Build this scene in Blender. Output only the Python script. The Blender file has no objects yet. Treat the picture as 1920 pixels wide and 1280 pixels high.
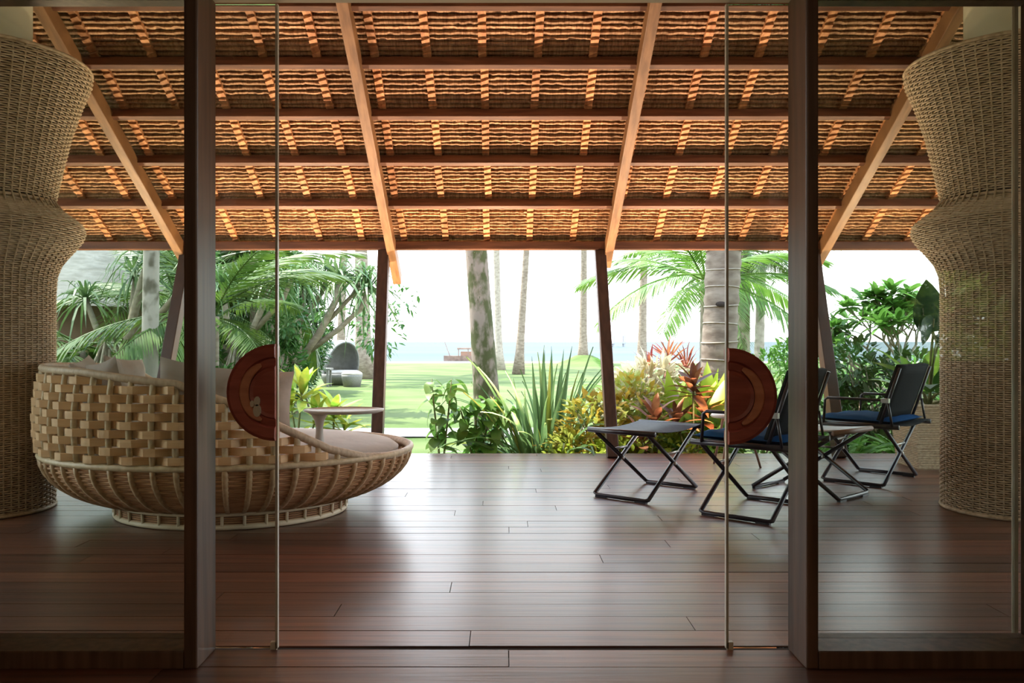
import bpy, math, random
from mathutils import Vector, Matrix, Euler
R = math.radians
PI = math.pi
scene = bpy.context.scene
COL = scene.collection

# ------------------------------------------------------------------ camera, sky, sun, exposure
F, CX, CY, CAMH = 1500.0, 943.0, 640.0, 1.0
cam_d = bpy.data.cameras.new('camera')
cam = bpy.data.objects.new('camera', cam_d); COL.objects.link(cam)
cam.location = (0, 0, CAMH); cam.rotation_euler = (R(90), 0, 0)
cam_d.sensor_width = 36; cam_d.lens = 36 * F / 1920; cam_d.shift_x = 17 / 1920
cam_d.clip_start = 0.05; cam_d.clip_end = 4000
scene.camera = cam

world = bpy.data.worlds.new('sky'); scene.world = world; world.use_nodes = True
wn = world.node_tree; wn.nodes.clear()
wo = wn.nodes.new('ShaderNodeOutputWorld'); wb = wn.nodes.new('ShaderNodeBackground')
tc = wn.nodes.new('ShaderNodeTexCoord'); sp = wn.nodes.new('ShaderNodeSeparateXYZ')
rp = wn.nodes.new('ShaderNodeValToRGB')
wn.links.new(tc.outputs['Generated'], sp.inputs[0]); wn.links.new(sp.outputs['Z'], rp.inputs[0])
rp.color_ramp.elements[0].position = 0.0; rp.color_ramp.elements[0].color = (0.93, 0.96, 1.0, 1)
rp.color_ramp.elements[1].position = 0.8; rp.color_ramp.elements[1].color = (0.55, 0.74, 1.0, 1)
e = rp.color_ramp.elements.new(0.25); e.color = (0.90, 0.95, 1.0, 1)
wn.links.new(rp.outputs[0], wb.inputs[0]); wb.inputs[1].default_value = 1.6
wn.links.new(wb.outputs[0], wo.inputs[0])

sun_d = bpy.data.lights.new('sun', 'SUN'); sun_d.energy = 3.8; sun_d.angle = R(1.0); sun_d.color = (1.0, 0.95, 0.86)
sun = bpy.data.objects.new('sun', sun_d); COL.objects.link(sun); sun.location = (-10, -5, 30)
sun.rotation_euler = Vector((0.40, -0.20, -1.0)).to_track_quat('-Z', 'Y').to_euler()

vs = scene.view_settings
vs.view_transform = 'Standard'; vs.look = 'None'; vs.gamma = 1.0; vs.use_curve_mapping = False
vs.exposure = 1.95

# ------------------------------------------------------------------ helpers
def at(px, py, Y):
    return Vector(((px - CX) / F * Y, Y, CAMH - (py - CY) / F * Y))
GZ = -0.35                                            # lawn level

class MB:
    def __init__(s): s.v = []; s.f = []
    def box(s, x0, x1, y0, y1, z0, z1):
        b = len(s.v)
        s.v += [(x, y, z) for z in (z0, z1) for y in (y0, y1) for x in (x0, x1)]
        s.f += [tuple(b + i for i in q) for q in ((0,2,3,1),(4,5,7,6),(0,1,5,4),(2,6,7,3),(0,4,6,2),(1,3,7,5))]
        return s
    def beam(s, a, b, w, h, up=(0, 0, 1)):
        a = Vector(a); b = Vector(b); d = (b - a).normalized(); up = Vector(up)
        sx = d.cross(up).normalized() * w / 2; uz = sx.cross(d).normalized() * h / 2
        k = len(s.v)
        for p in (a, b):
            for i, j in ((-1,-1),(1,-1),(1,1),(-1,1)): s.v.append(tuple(p + sx*i + uz*j))
        s.f += [tuple(k + i for i in q) for q in ((0,3,2,1),(4,5,6,7),(0,1,5,4),(1,2,6,5),(2,3,7,6),(3,0,4,7))]
        return s
    def tube(s, pts, rad, n=6, cap=True):
        pts = [Vector(p) for p in pts]; m = len(pts)
        if not hasattr(rad, '__len__'): rad = [rad] * m
        k = len(s.v); ref = None
        for i, p in enumerate(pts):
            d = (pts[min(i+1, m-1)] - pts[max(i-1, 0)])
            d = d.normalized() if d.length > 1e-9 else Vector((0,0,1))
            if ref is None: ref = Vector((1,0,0)) if abs(d.x) < .8 else Vector((0,1,0))
            ref = (ref - d * ref.dot(d)).normalized(); t = d.cross(ref)
            for j in range(n):
                a = 2*PI*j/n
                s.v.append(tuple(p + (ref*math.cos(a) + t*math.sin(a)) * rad[i]))
        for i in range(m-1):
            for j in range(n):
                s.f.append((k+i*n+j, k+i*n+(j+1)%n, k+(i+1)*n+(j+1)%n, k+(i+1)*n+j))
        if cap:
            s.f.append(tuple(k+j for j in reversed(range(n)))); s.f.append(tuple(k+(m-1)*n+j for j in range(n)))
        return s
    def ring(s, pts, rad, n=6):
        pts = [Vector(p) for p in pts]; m = len(pts); k = len(s.v)
        for i, p in enumerate(pts):
            d = (pts[(i+1) % m] - pts[i-1]).normalized()
            up = Vector((0,0,1)); t = d.cross(up).normalized(); u = t.cross(d)
            for j in range(n):
                a = 2*PI*j/n; s.v.append(tuple(p + (t*math.cos(a) + u*math.sin(a)) * rad))
        for i in range(m):
            for j in range(n):
                i2 = (i+1) % m
                s.f.append((k+i*n+j, k+i*n+(j+1)%n, k+i2*n+(j+1)%n, k+i2*n+j))
        return s
    def lathe(s, prof, n=32, c=(0,0,0), sy=1.0):
        k = len(s.v)
        for r, z in prof:
            for j in range(n):
                a = 2*PI*j/n; s.v.append((c[0]+r*math.cos(a), c[1]+r*math.sin(a)*sy, c[2]+z))
        for i in range(len(prof)-1):
            for j in range(n):
                s.f.append((k+i*n+j, k+i*n+(j+1)%n, k+(i+1)*n+(j+1)%n, k+(i+1)*n+j))
        return s
    def strip(s, rows, close=False):
        n = len(rows[0]); k = len(s.v)
        for r in rows: s.v += [tuple(p) for p in r]
        m = len(rows)
        for i in range(m if close else m-1):
            i2 = (i+1) % m
            for j in range(n-1): s.f.append((k+i*n+j, k+i*n+j+1, k+i2*n+j+1, k+i2*n+j))
        return s
    def blade(s, o, d, up, L, W, droop=0.3, segs=3, fold=0.0):
        """pointed leaf from o along d"""
        o = Vector(o); d = Vector(d).normalized(); up = Vector(up)
        side = d.cross(up)
        side = side.normalized() if side.length > 1e-6 else Vector((1,0,0))
        u = side.cross(d); rows = []
        for i in range(segs+1):
            t = i/segs; w = W * .5 * (math.sin(PI*min(1, .12+.88*t))**.8 if t < 1 else 0.0)
            p = o + d*L*t + Vector((0,0,-1))*droop*L*t*t
            rows.append([p - side*w + u*fold*w, p, p + side*w + u*fold*w] if fold else [p - side*w, p + side*w])
        return s.strip(rows)
    def mesh(s, name, mat=None, smooth=False, off=(0,0,0)):
        me = bpy.data.meshes.new(name); o = Vector(off)
        me.from_pydata([(v[0]-o.x, v[1]-o.y, v[2]-o.z) for v in s.v] if o.length else s.v, [], s.f)
        if mat: me.materials.append(mat)
        if smooth: me.polygons.foreach_set('use_smooth', [True]*len(me.polygons))
        me.update(); return me

def obj(name, me, parent=None, loc=(0,0,0), rot=(0,0,0), scale=(1,1,1), kind=None):
    o = bpy.data.objects.new(name, me); COL.objects.link(o)
    o.parent = parent; o.location = loc; o.rotation_euler = rot; o.scale = scale
    if kind: o['kind'] = kind
    return o
def part(name, mb, mat, root, smooth=False, kind=None, label=None, off=None):
    """world-space MB linked under an unrotated root"""
    w = Vector((0,0,0)); q = root
    while q is not None: w += q.location; q = q.parent
    o = obj(name, mb.mesh(name, mat, smooth, w), root, kind=kind)
    if label: o['label'] = label
    return o
def thing(name, label, cat, loc=(0,0,0), group=None, rz=0):
    o = bpy.data.objects.new(name, None); COL.objects.link(o); o.empty_display_size = .1
    o.location = loc; o.rotation_euler = (0,0,rz); o['label'] = label; o['category'] = cat
    if group: o['group'] = group
    return o
def struct(name, mb, mat, label=None):
    o = obj(name, mb.mesh(name, mat), kind='structure')
    if label: o['label'] = label
    return o
def bevel(o, w=.004, seg=2):
    m = o.modifiers.new('bevel', 'BEVEL'); m.width = w; m.segments = seg; m.limit_method = 'ANGLE'; return o

# ------------------------------------------------------------------ materials
def mat(name, c1, c2=None, rough=.6, scale=(8,8,8), detail=4, bump=0, bscale=None, spec=.5, coords='Object', rnd=0, trans=0,
        coat=0, metal=0, ramp=(.35,.65), sheen=0):
    m = bpy.data.materials.new(name); m.use_nodes = True; nt = m.node_tree; N = nt.nodes; L = nt.links
    bs = N['Principled BSDF']; out = N['Material Output']
    bs.inputs['Roughness'].default_value = rough; bs.inputs['Specular IOR Level'].default_value = spec
    bs.inputs['Metallic'].default_value = metal; bs.inputs['Coat Weight'].default_value = coat
    bs.inputs['Coat Roughness'].default_value = .26; bs.inputs['Sheen Weight'].default_value = sheen
    c2 = c2 or c1
    if coords == 'World':
        g = N.new('ShaderNodeNewGeometry'); src = g.outputs['Position']
    else:
        g = N.new('ShaderNodeTexCoord'); src = g.outputs['Object']
    mp = N.new('ShaderNodeMapping'); mp.inputs['Scale'].default_value = scale; L.new(src, mp.inputs['Vector'])
    nz = N.new('ShaderNodeTexNoise'); nz.inputs['Scale'].default_value = 1; nz.inputs['Detail'].default_value = detail
    L.new(mp.outputs[0], nz.inputs['Vector'])
    cr = N.new('ShaderNodeValToRGB'); cr.color_ramp.elements[0].position = ramp[0]; cr.color_ramp.elements[1].position = ramp[1]
    cr.color_ramp.elements[0].color = (*c1, 1); cr.color_ramp.elements[1].color = (*c2, 1)
    L.new(nz.outputs['Fac'], cr.inputs[0]); col = cr.outputs[0]
    if rnd:
        oi = N.new('ShaderNodeObjectInfo'); mr = N.new('ShaderNodeMapRange')
        mr.inputs['To Min'].default_value = 1-rnd; mr.inputs['To Max'].default_value = 1+rnd
        L.new(oi.outputs['Random'], mr.inputs['Value'])
        hs = N.new('ShaderNodeHueSaturation'); L.new(mr.outputs[0], hs.inputs['Value']); L.new(col, hs.inputs['Color']); col = hs.outputs[0]
    L.new(col, bs.inputs['Base Color'])
    if bump:
        b = N.new('ShaderNodeBump'); b.inputs['Strength'].default_value = bump; b.inputs['Distance'].default_value = .01
        if bscale:
            mp2 = N.new('ShaderNodeMapping'); mp2.inputs['Scale'].default_value = bscale; L.new(src, mp2.inputs['Vector'])
            n2 = N.new('ShaderNodeTexNoise'); n2.inputs['Scale'].default_value = 1; n2.inputs['Detail'].default_value = 3
            L.new(mp2.outputs[0], n2.inputs['Vector']); L.new(n2.outputs['Fac'], b.inputs['Height'])
        else: L.new(nz.outputs['Fac'], b.inputs['Height'])
        L.new(b.outputs[0], bs.inputs['Normal'])
    if trans:
        t = N.new('ShaderNodeBsdfTranslucent'); L.new(col, t.inputs['Color'])
        mx = N.new('ShaderNodeMixShader'); mx.inputs[0].default_value = trans
        L.new(bs.outputs[0], mx.inputs[1]); L.new(t.outputs[0], mx.inputs[2]); L.new(mx.outputs[0], out.inputs['Surface'])
    return m

def leafmat(name, c1, c2, rough=.45, trans=.35, scale=(3,3,3), rnd=.25, ramp=(.35,.65)):
    c1 = tuple(v*.62 for v in c1); c2 = tuple(v*.62 for v in c2)
    return mat(name, c1, c2, rough, scale, 3, trans=trans, rnd=rnd, coords='World', ramp=ramp, spec=.4)

M = {}
M['deck'] = mat('deck_wood', (.075,.024,.012), (.17,.058,.028), .42, (1.2,26,26), 5, .12, (3,60,60), coords='World', rnd=.35, coat=.45, spec=.75)
M['slab'] = mat('subfloor', (.03,.02,.015), rough=.9)
M['purlin'] = mat('purlin_wood', (.10,.035,.018), (.19,.075,.038), .55, (3,30,30), 4, .1, coords='World', rnd=.15)
M['rafter'] = mat('rafter_wood', (.17,.080,.034), (.28,.14,.062), .5, (30,5,5), 4, .1, coords='World', rnd=.1)
M['batten'] = mat('batten_leaf', (.40,.17,.07), (.62,.31,.14), .7, (40,12,12), 3, .15, coords='World', rnd=.25)
M['thatch'] = mat('thatch', (.24,.12,.062), (.60,.37,.21), .85, (75,9,9), 4, .5, (110,14,14), coords='World', rnd=.28, ramp=(.3,.72))
M['roofback'] = mat('thatch_backing', (.055,.03,.018), rough=.95)
M['frame'] = mat('door_frame_wood', (.085,.042,.024), (.15,.078,.046), .42, (30,30,2), 4, .05, coords='World')
M['post'] = mat('post_wood', (.035,.018,.014), (.065,.032,.024), .45, (30,30,2), 4, .06, coords='World')
M['handle'] = mat('handle_wood', (.28,.055,.035), (.40,.09,.055), .4, (6,40,40), 4, .05, coords='World')
M['groove'] = mat('handle_groove_wood', (.48,.17,.08), (.60,.24,.12), .45, (6,40,40), 4, .05, coords='World')
M['pale'] = mat('pale_plastic', (.62,.55,.42), rough=.35)
M['seal'] = mat('edge_seal', (.55,.50,.40), (.42,.36,.27), .3, (2,2,6))
M['wicker'] = mat('wicker', (.42,.30,.19), (.66,.50,.35), .55, (30,30,40), 3, coords='World')
M['stake'] = mat('wicker_stake', (.40,.30,.20), (.55,.42,.29), .55)
M['dark_brown'] = mat('shade_sleeve', (.05,.035,.025), rough=.9)  # dark tone stands in for shade behind the column weave
M['pillar'] = mat('plaster_pillar', (.74,.68,.52), (.80,.74,.58), .8, (3,3,3))
M['strap'] = mat('strap_fibre', (.60,.36,.17), (.72,.47,.25), .5, (4,4,30), 3, coords='World')
M['rib'] = mat('rib_fibre', (.52,.40,.24), (.66,.53,.34), .45, (40,40,40), 2, coords='World')
M['bowlrib'] = mat('bowl_rib_fibre', (.42,.27,.14), (.56,.39,.22), .5, (40,40,40), 2, coords='World')
M['cord'] = mat('cord_fibre', (.38,.20,.10), (.56,.33,.17), .6, (9,9,60), 3, coords='World')
M['rim'] = mat('rim_fibre', (.44,.33,.22), (.60,.47,.33), .55, (60,60,20), 2, coords='World')
M['basering'] = mat('base_ring_fibre', (.66,.56,.38), (.76,.66,.47), .45)
M['fabric'] = mat('grey_fabric', (.42,.375,.325), (.50,.455,.40), .9, (6,6,6), 5, .3, (14,14,14), coords='World', sheen=.3)
M['pillow'] = mat('pillow_fabric', (.35,.30,.26), (.43,.38,.33), .9, (7,7,7), 5, .3, (13,13,13), coords='World', sheen=.3)
M['tray'] = mat('tray_plastic', (.44,.41,.37), (.50,.47,.43), .35, (4,4,4))
M['chairmetal'] = mat('dark_metal', (.016,.015,.024), rough=.3, spec=.6)
M['sling'] = mat('navy_sling', (.020,.038,.075), (.03,.055,.10), .55, (60,60,60), 2, spec=.15)
M['cushion'] = mat('blue_cushion', (.004,.040,.13), (.008,.07,.20), .9, (8,8,8), 3, .3, (12,12,12), spec=.05)
M['backsling'] = mat('black_sling', (.006,.008,.010), (.010,.012,.014), .8, (50,50,50), spec=.08)
M['graysling'] = mat('pale_sling', (.30,.30,.31), (.36,.36,.37), .4, (60,60,60))
M['leather'] = mat('brown_roll', (.20,.11,.075), rough=.5)
M['chrome'] = mat('grey_steel', (.40,.38,.36), rough=.3, metal=.8)
M['planter'] = mat('planter_weave', (.36,.26,.16), (.52,.40,.26), .6, (50,50,70), 2, .4, coords='World')
M['soil'] = mat('soil', (.05,.035,.02), (.09,.06,.04), .95, (20,20,20), 4, .5)
M['plaster'] = mat('room_plaster', (.60,.52,.40), (.66,.58,.45), .85, (2,2,2))
M['darkwood'] = mat('room_dark_wood', (.05,.028,.018), (.09,.05,.03), .5, (20,3,20), 4, coords='World')
M['lawn'] = mat('lawn', (.062,.098,.026), (.112,.142,.052), .9, (.5,.9,1), 8, .6, (30,30,30), coords='World', spec=.1)
M['sand'] = mat('sand', (.22,.19,.13), (.27,.24,.17), .95, (.8,2,1), 5, .2, coords='World')
M['path'] = mat('path_concrete', (.30,.28,.26), (.36,.34,.31), .8, (3,3,3), 5, .2, coords='World')
M['sea'] = mat('sea', (.052,.074,.084), (.070,.086,.094), .6, (.01,.06,1), 4, .1, (.4,1.2,1), coords='World', spec=.03)
M['bark'] = mat('palm_bark', (0.140,0.105,0.075), (0.250,0.205,0.155), .9, (6,6,14), 5, .6, coords='World')
M['palebark'] = mat('pale_bark', (0.210,0.175,0.140), (0.330,0.290,0.240), .9, (7,7,9), 5, .5, coords='World', ramp=(.3,.55))
M['spotbark'] = mat('spotted_pale_bark', (.10,.085,.055), (.33,.29,.24), .9, (5,5,4), 5, .5, coords='World', ramp=(.33,.46))
M['mossbark'] = mat('mossy_bark', (0.065,0.070,0.022), (0.230,0.180,0.140), .95, (9,9,5), 6, .8, coords='World', ramp=(.44,.58))
M['scar'] = mat('trunk_scar', (0.290,0.245,0.190), (0.340,0.300,0.240), .9, (20,20,20))
M['knot'] = mat('trunk_knot', (.03,.02,.014), rough=.95)
M['pbranch'] = mat('pandanus_bark', (0.180,0.145,0.090), (0.260,0.220,0.150), .85, (10,10,20), 4, .5, coords='World')
M['moss'] = leafmat('moss', (.07,.11,.02), (.17,.22,.05))
M['frond'] = leafmat('palm_frond', (.050,.115,.015), (.15,.25,.035))
M['frondlight'] = leafmat('light_palm_frond', (.13,.30,.035), (.26,.45,.07))
M['frondold'] = leafmat('dry_palm_frond', (.35,.28,.10), (.48,.38,.18))
M['pandan'] = leafmat('pandanus_leaf', (.10,.21,.06), (.23,.36,.13))
M['darkleaf'] = leafmat('dark_leaf', (.030,.070,.012), (.085,.16,.028))
M['midleaf'] = leafmat('mid_leaf', (.05,.17,.03), (.14,.32,.06))
M['brightleaf'] = leafmat('bright_leaf', (.13,.34,.05), (.26,.50,.10))
M['heart'] = leafmat('heart_leaf', (.12,.28,.05), (.30,.50,.13))
M['lime'] = leafmat('lime_leaf', (.36,.52,.04), (.55,.66,.10))
M['tiyellow'] = leafmat('yellow_green_leaf', (.24,.48,.04), (.70,.68,.10), scale=(9,9,9))
M['croton'] = leafmat('croton_leaf', (.62,.42,.06), (.52,.60,.12), scale=(5,5,5), ramp=(.42,.58))
M['cream'] = leafmat('cream_leaf', (.72,.62,.36), (.85,.80,.60), scale=(7,7,7))
M['copper'] = leafmat('copper_leaf', (.15,.045,.022), (.30,.125,.05), scale=(8,8,8))
M['redleaf'] = leafmat('red_leaf', (.36,.05,.055), (.60,.26,.10), scale=(6,6,6))
M['blade'] = leafmat('blade_leaf', (.14,.28,.10), (.27,.44,.17), scale=(4,4,1.5))
M['bladeyellow'] = leafmat('yellow_blade_leaf', (.34,.42,.06), (.46,.50,.12))
M['philo'] = leafmat('dark_glossy_leaf', (.010,.045,.015), (.025,.085,.025), rough=.6, trans=.12)
M['stem'] = mat('plant_stem', (.10,.14,.04), (.20,.20,.09), .8, (20,20,20))
M['twig'] = mat('twig', (.24,.19,.14), (.36,.30,.23), .9, (20,20,20))
M['hutthatch'] = mat('hut_thatch', (0.260,0.235,0.200), (0.360,0.330,0.290), .95, (5,5,18), 5, .6, coords='World')
M['canopy'] = mat('canopy_fabric', (0.170,0.170,0.160), (0.210,0.210,0.200), .9, (8,8,8), 3, .2)
M['basket'] = mat('basket_grey', (0.165,0.160,0.140), (0.215,0.210,0.185), .7, (40,40,40), 2, .3)
M['boat'] = mat('boat_wood', (.16,.11,.09), (.26,.19,.15), .8, (3,3,3))
M['white'] = mat('white_paint', (.85,.85,.84), rough=.5)
M['darkroof'] = mat('pavilion_roof', (.30,.32,.34), rough=.9)
M['clay'] = mat('brown_shingle', (.30,.19,.14), rough=.9)

def glassmat():
    m = bpy.data.materials.new('pane_glass'); m.use_nodes = True; nt = m.node_tree; N = nt.nodes; L = nt.links; N.clear()
    o = N.new('ShaderNodeOutputMaterial'); t = N.new('ShaderNodeBsdfTransparent'); t.inputs[0].default_value = (.90,.92,.90,1)
    g = N.new('ShaderNodeBsdfGlossy'); g.inputs['Roughness'].default_value = .0
    f = N.new('ShaderNodeFresnel'); f.inputs[0].default_value = 1.5
    mx = N.new('ShaderNodeMixShader'); L.new(f.outputs[0], mx.inputs[0]); L.new(t.outputs[0], mx.inputs[1]); L.new(g.outputs[0], mx.inputs[2])
    L.new(mx.outputs[0], o.inputs[0]); return m
M['glass'] = glassmat()
def emit(name, c, s):
    m = bpy.data.materials.new(name); m.use_nodes = True; b = m.node_tree.nodes['Principled BSDF']
    b.inputs['Base Color'].default_value = (*c,1); b.inputs['Emission Color'].default_value = (*c,1); b.inputs['Emission Strength'].default_value = s
    return m
M['added_bulb'] = emit('added_lamp_glow', (1.0,.66,.34), 8)  # glow of the added uplights and pendant

# ------------------------------------------------------------------ structure: ground, sea, path
def grid(x0, x1, y0, y1, z, nx=1, ny=1):
    m = MB()
    for j in range(ny+1):
        for i in range(nx+1): m.v.append((x0+(x1-x0)*i/nx, y0+(y1-y0)*j/ny, z))
    for j in range(ny):
        for i in range(nx): a = j*(nx+1)+i; m.f.append((a, a+1, a+nx+2, a+nx+1))
    return m
struct('lawn', grid(-120, 120, -40, 50, GZ), M['lawn'], 'mown green lawn running down to the beach')
sd = MB(); sd.strip([[(-120,50,GZ),(120,50,GZ)],[(-120,55,GZ-.02),(120,55,GZ-.02)],[(-120,62,GZ-.45),(120,62,GZ-.45)]])
struct('beach', sd, M['sand'], 'pale sand strip at the edge of the sea')
struct('sea', grid(-2500, 2500, 57.5, 3500, GZ-.16), M['sea'], 'pale blue calm sea to the horizon')
pm = MB(); rows = []
for i in range(41):
    x = -9 + 18*i/40; yc = 11.75 + .035*(x+.8)**2 * (1 if x > -1 else .25)
    rows.append([(x, yc-.55, GZ+.02), (x, yc+.55, GZ+.02)])
pm.strip(rows)
struct('path', pm, M['path'], 'pale concrete garden path crossing the lawn')

# ------------------------------------------------------------------ floor: planked deck and room floor
DE = 7.14
fl = struct('floor', MB().box(-6.5,6.5,-3,DE-.01,-.12,-.028), M['slab'], 'dark reddish-brown hardwood plank floor of the veranda and room')
edge = part('deck_fascia', MB().box(-6.5,6.5,DE-.01,DE+.02,-.2,-.001), M['deck'], fl)
pk = MB().box(0,1,0,.136,-.027,0); pkm = pk.mesh('plank', M['deck'])
rng = random.Random(4)
def plank_rows(y0, y1):
    n = int(round((y1-y0)/.14)); w = (y1-y0)/n
    for i in range(n):
        x = -6.5 + rng.uniform(-2,0)
        while x < 6.5:
            L = rng.uniform(2.3,4.1); a = max(x,-6.5); b = min(x+L,6.5)
            if b-a > .05 and b > -4.6 and a < 4.9:
                obj('plank', pkm, fl, (a, y0+i*w, rng.uniform(-.0012,.0004)), scale=(b-a-.003, (w-.004)/.136, 1))
            x += L
plank_rows(2.63, DE-.012)
plank_rows(1.5, 2.60)
# threshold track
part('threshold_track', MB().box(-5.5,5.5,2.601,2.629,-.03,-.006), M['dark_brown'], fl)

# uplights added out of sight below the deck edge to brighten the thatch
for ux in (-4.0,-2.05,-.07,1.93,3.92):
    u = part('added_uplight', MB().lathe([(0,-.14),(.045,-.14),(.05,-.06),(.046,-.055),(.04,-.058)], 20, (ux,7.24,0)).box(ux-.015,ux+.015,7.15,7.21,-.13,-.09), M['chairmetal'], fl, True)
    part('lens', MB().lathe([(.04,-.062),(0,-.062)], 20, (ux,7.24,0)), M['added_bulb'], u)  # glowing face of the added light
    ld = bpy.data.lights.new('fill_uplight', 'SPOT'); ld.energy = 165; ld.color = (1.0,.70,.46); ld.spot_size = R(150); ld.spot_blend = .9; ld.shadow_soft_size = .05
    lo = bpy.data.objects.new('fill_uplight', ld); COL.objects.link(lo); lo.location = (ux,7.24,-.05)
    lo.rotation_euler = Vector((0,-.8,2.5)).to_track_quat('-Z','Y').to_euler()

# ------------------------------------------------------------------ ceiling: thatched veranda roof
S = .6; SL = math.sqrt(1+S*S); YE = 7.45; ZE = 1.85
un = Vector((0, S, 1)).normalized()                    # normal pointing up/outwards
ud = Vector((0, 1, -S)).normalized()                   # down the slope
def RP(x, Y, n=0.0): return Vector((x, Y, ZE + S*(YE-Y))) + un*n
rb = MB()
rb.strip([[RP(-6.6,7.54,.135), RP(6.6,7.54,.135)], [RP(-6.6,0,.135), RP(6.6,0,.135)]])
rb.strip([[RP(-6.6,7.54,.33), RP(6.6,7.54,.33)], [RP(-6.6,0,.33), RP(6.6,0,.33)]])
a0 = RP(-6.6,0,.33); rb.strip([[tuple(a0), (6.6,a0.y,a0.z)], [(-6.6,-4,a0.z-2.6),(6.6,-4,a0.z-2.6)]])
rb.strip([[RP(-6.6,7.54,.135), RP(6.6,7.54,.135)], [RP(-6.6,7.54,.33), RP(6.6,7.54,.33)]])
ceil = struct('ceiling', rb, M['roofback'], 'thatched veranda roof seen from below on purlins and battens')
# thatch courses: saw-tooth strips with ragged edges
def course_mesh(seed):
    g = random.Random(seed); m = MB(); nx = 620; rows = []
    w1 = 0; w2 = 0
    for i in range(nx+1):
        x = -6.5 + 13*i/nx
        if i % 2 == 0: w1 = g.uniform(-.011,.011); 
        w2 = w2*.95 + g.uniform(-.0022,.0022)
        j = g.uniform(-.004,.004)
        # local: y down slope, z = normal; protruding (inwards) at the up-slope edge
        rows.append([(x, 0.004, .03), (x, 0+w2+j*.6, -.028+w1*.7+w2*.5), (x, .026+w2+j, -.021+w1*.4), (x, .064, .014)])
    m.strip(rows); return m.mesh('thatch_course', M['thatch'])
CM = [course_mesh(s) for s in range(5)]
ang = math.atan(S)
k = 0; d = 0.0
while True:
    Y = 7.49 - d/SL
    if Y < 4.25: break
    o = obj('thatch_course', CM[k % 5], ceil, RP(rng.uniform(-.08,.08), Y, .108+rng.uniform(-.003,.003)), (-ang, 0, rng.uniform(-.0012,.0012)), (1 if k % 2 else -1, .76, .80))
    k += 1; d += .0440
PY = [7.45, 6.93, 6.475, 6.05, 5.64, 5.235, 4.83]
# battens between purlins (leaf-wrapped laths with stepped underside)
def batten_mesh(L, seed):
    g = random.Random(seed); m = MB(); n = 8; rows = []
    for i in range(n):
        a = i/n*L; b = (i+1)/n*L; sk = g.uniform(-.008,.008)
        for (yy, zz) in ((a, -.012), (b-.004, .004), (b-.002, .014)):
            rows.append([(-.029+g.uniform(-.002,.002), yy+.006+sk, .03), (-.028, yy+.006+sk, zz), (.028, yy-.006-sk, zz), (.029, yy-.006-sk, .03)])
    m.strip(rows); return m.mesh('batten', M['batten'])
BM = {}
for r in range(len(PY)-1):
    L = (PY[r]-PY[r+1])*SL
    for q in range(2): BM[(r,q)] = batten_mesh(L, r*3+q)
    for c in range(-13, 15):
        x = -.14 + .39*c + rng.uniform(-.012,.012)
        obj('batten', BM[(r,(c+r)%2)], ceil, RP(x, PY[r+1], .074), (-ang, 0, rng.uniform(-.015,.015)))
for i, Y in enumerate(PY):
    if i == 0: continue
    c = RP(0, Y, .04)
    p = MB().beam((-6.4,c.y,c.z),(6.4,c.y,c.z), .042, .085, up=un)
    bevel(obj('purlin', p.mesh('purlin', M['purlin']), ceil))
pb = MB().beam((-6.4,7.43,1.887),(6.4,7.43,1.887), .09, .075)
bevel(obj('eave_beam', pb.mesh('eave_beam', M['purlin']), ceil), .008)
RX = [-4.95,-2.99,-1.03,.98,2.965,4.95]
for i, x in enumerate(RX):
    a = RP(x, 7.83 if i != 3 else 7.6, -.02); b = RP(x, 2.75, -.02)
    bevel(obj('rafter', MB().beam(a, b, .078, .12, up=(0,0,1)).mesh('rafter', M['rafter']), ceil), .006)

# leaning posts at the deck edge
for i, (bx, tx) in enumerate(((-4.98,-4.95),(-3.03,-2.93),(-1.085,-1.11),(.945,.90),(2.90,2.88),(4.98,4.95))):
    m = MB().beam((bx,6.88,0.0),(tx,7.50,2.0), .10, .11, up=(0,1,0))
    o = obj('support_post', m.mesh('support_post', M['post']), kind='structure'); bevel(o, .006)
    o['label'] = 'dark wooden post leaning outwards under the thatched eave'; o['group'] = 'leaning veranda posts'

# ------------------------------------------------------------------ glazed front: mullions, fixed panes, sliding doors
HZ = 2.1
wf = MB()
for s in (-1, 1):
    x0, x1 = sorted((s*1.73, s*5.5)); wf.box(x0, x1, 2.46, 2.58, -.12, HZ)
wf.box(-5.5,5.5,2.44,2.60,HZ,4.7)
struct('wall_front', wf, M['plaster'], 'wall of the room around the glazed door front')
def window(name, s, xin0, xin1):
    w = bpy.data.objects.new(name, None); COL.objects.link(w); w['kind'] = 'structure'; w['label'] = 'fixed glass pane with dark wooden mullions beside the sliding doors'
    w.location = ((xin1+s*.3), 2.52, 0)
    bevel(part('mullion', MB().box(min(xin0,xin1),max(xin0,xin1),2.44,2.60,0,HZ), M['frame'], w), .006)
    xo = (1.68, 1.72) if s > 0 else (-1.72,-1.68)
    bevel(part('mullion', MB().box(*xo,2.44,2.60,0,HZ), M['frame'], w), .006)
    a, b = sorted((xin1, xo[0] if s > 0 else xo[1]))
    bevel(part('bottom_rail', MB().box(a,b,2.44,2.60,0,.055), M['frame'], w), .004)
    part('top_rail', MB().box(a,b,2.44,2.60,HZ-.012,HZ), M['frame'], w)
    part('glass_pane', MB().box(a,b,2.548,2.554,.055,HZ-.012), M['glass'], w)
window('window_1', -1, -.932, -.975)
window('window_2', 1, .925, .964)
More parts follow.
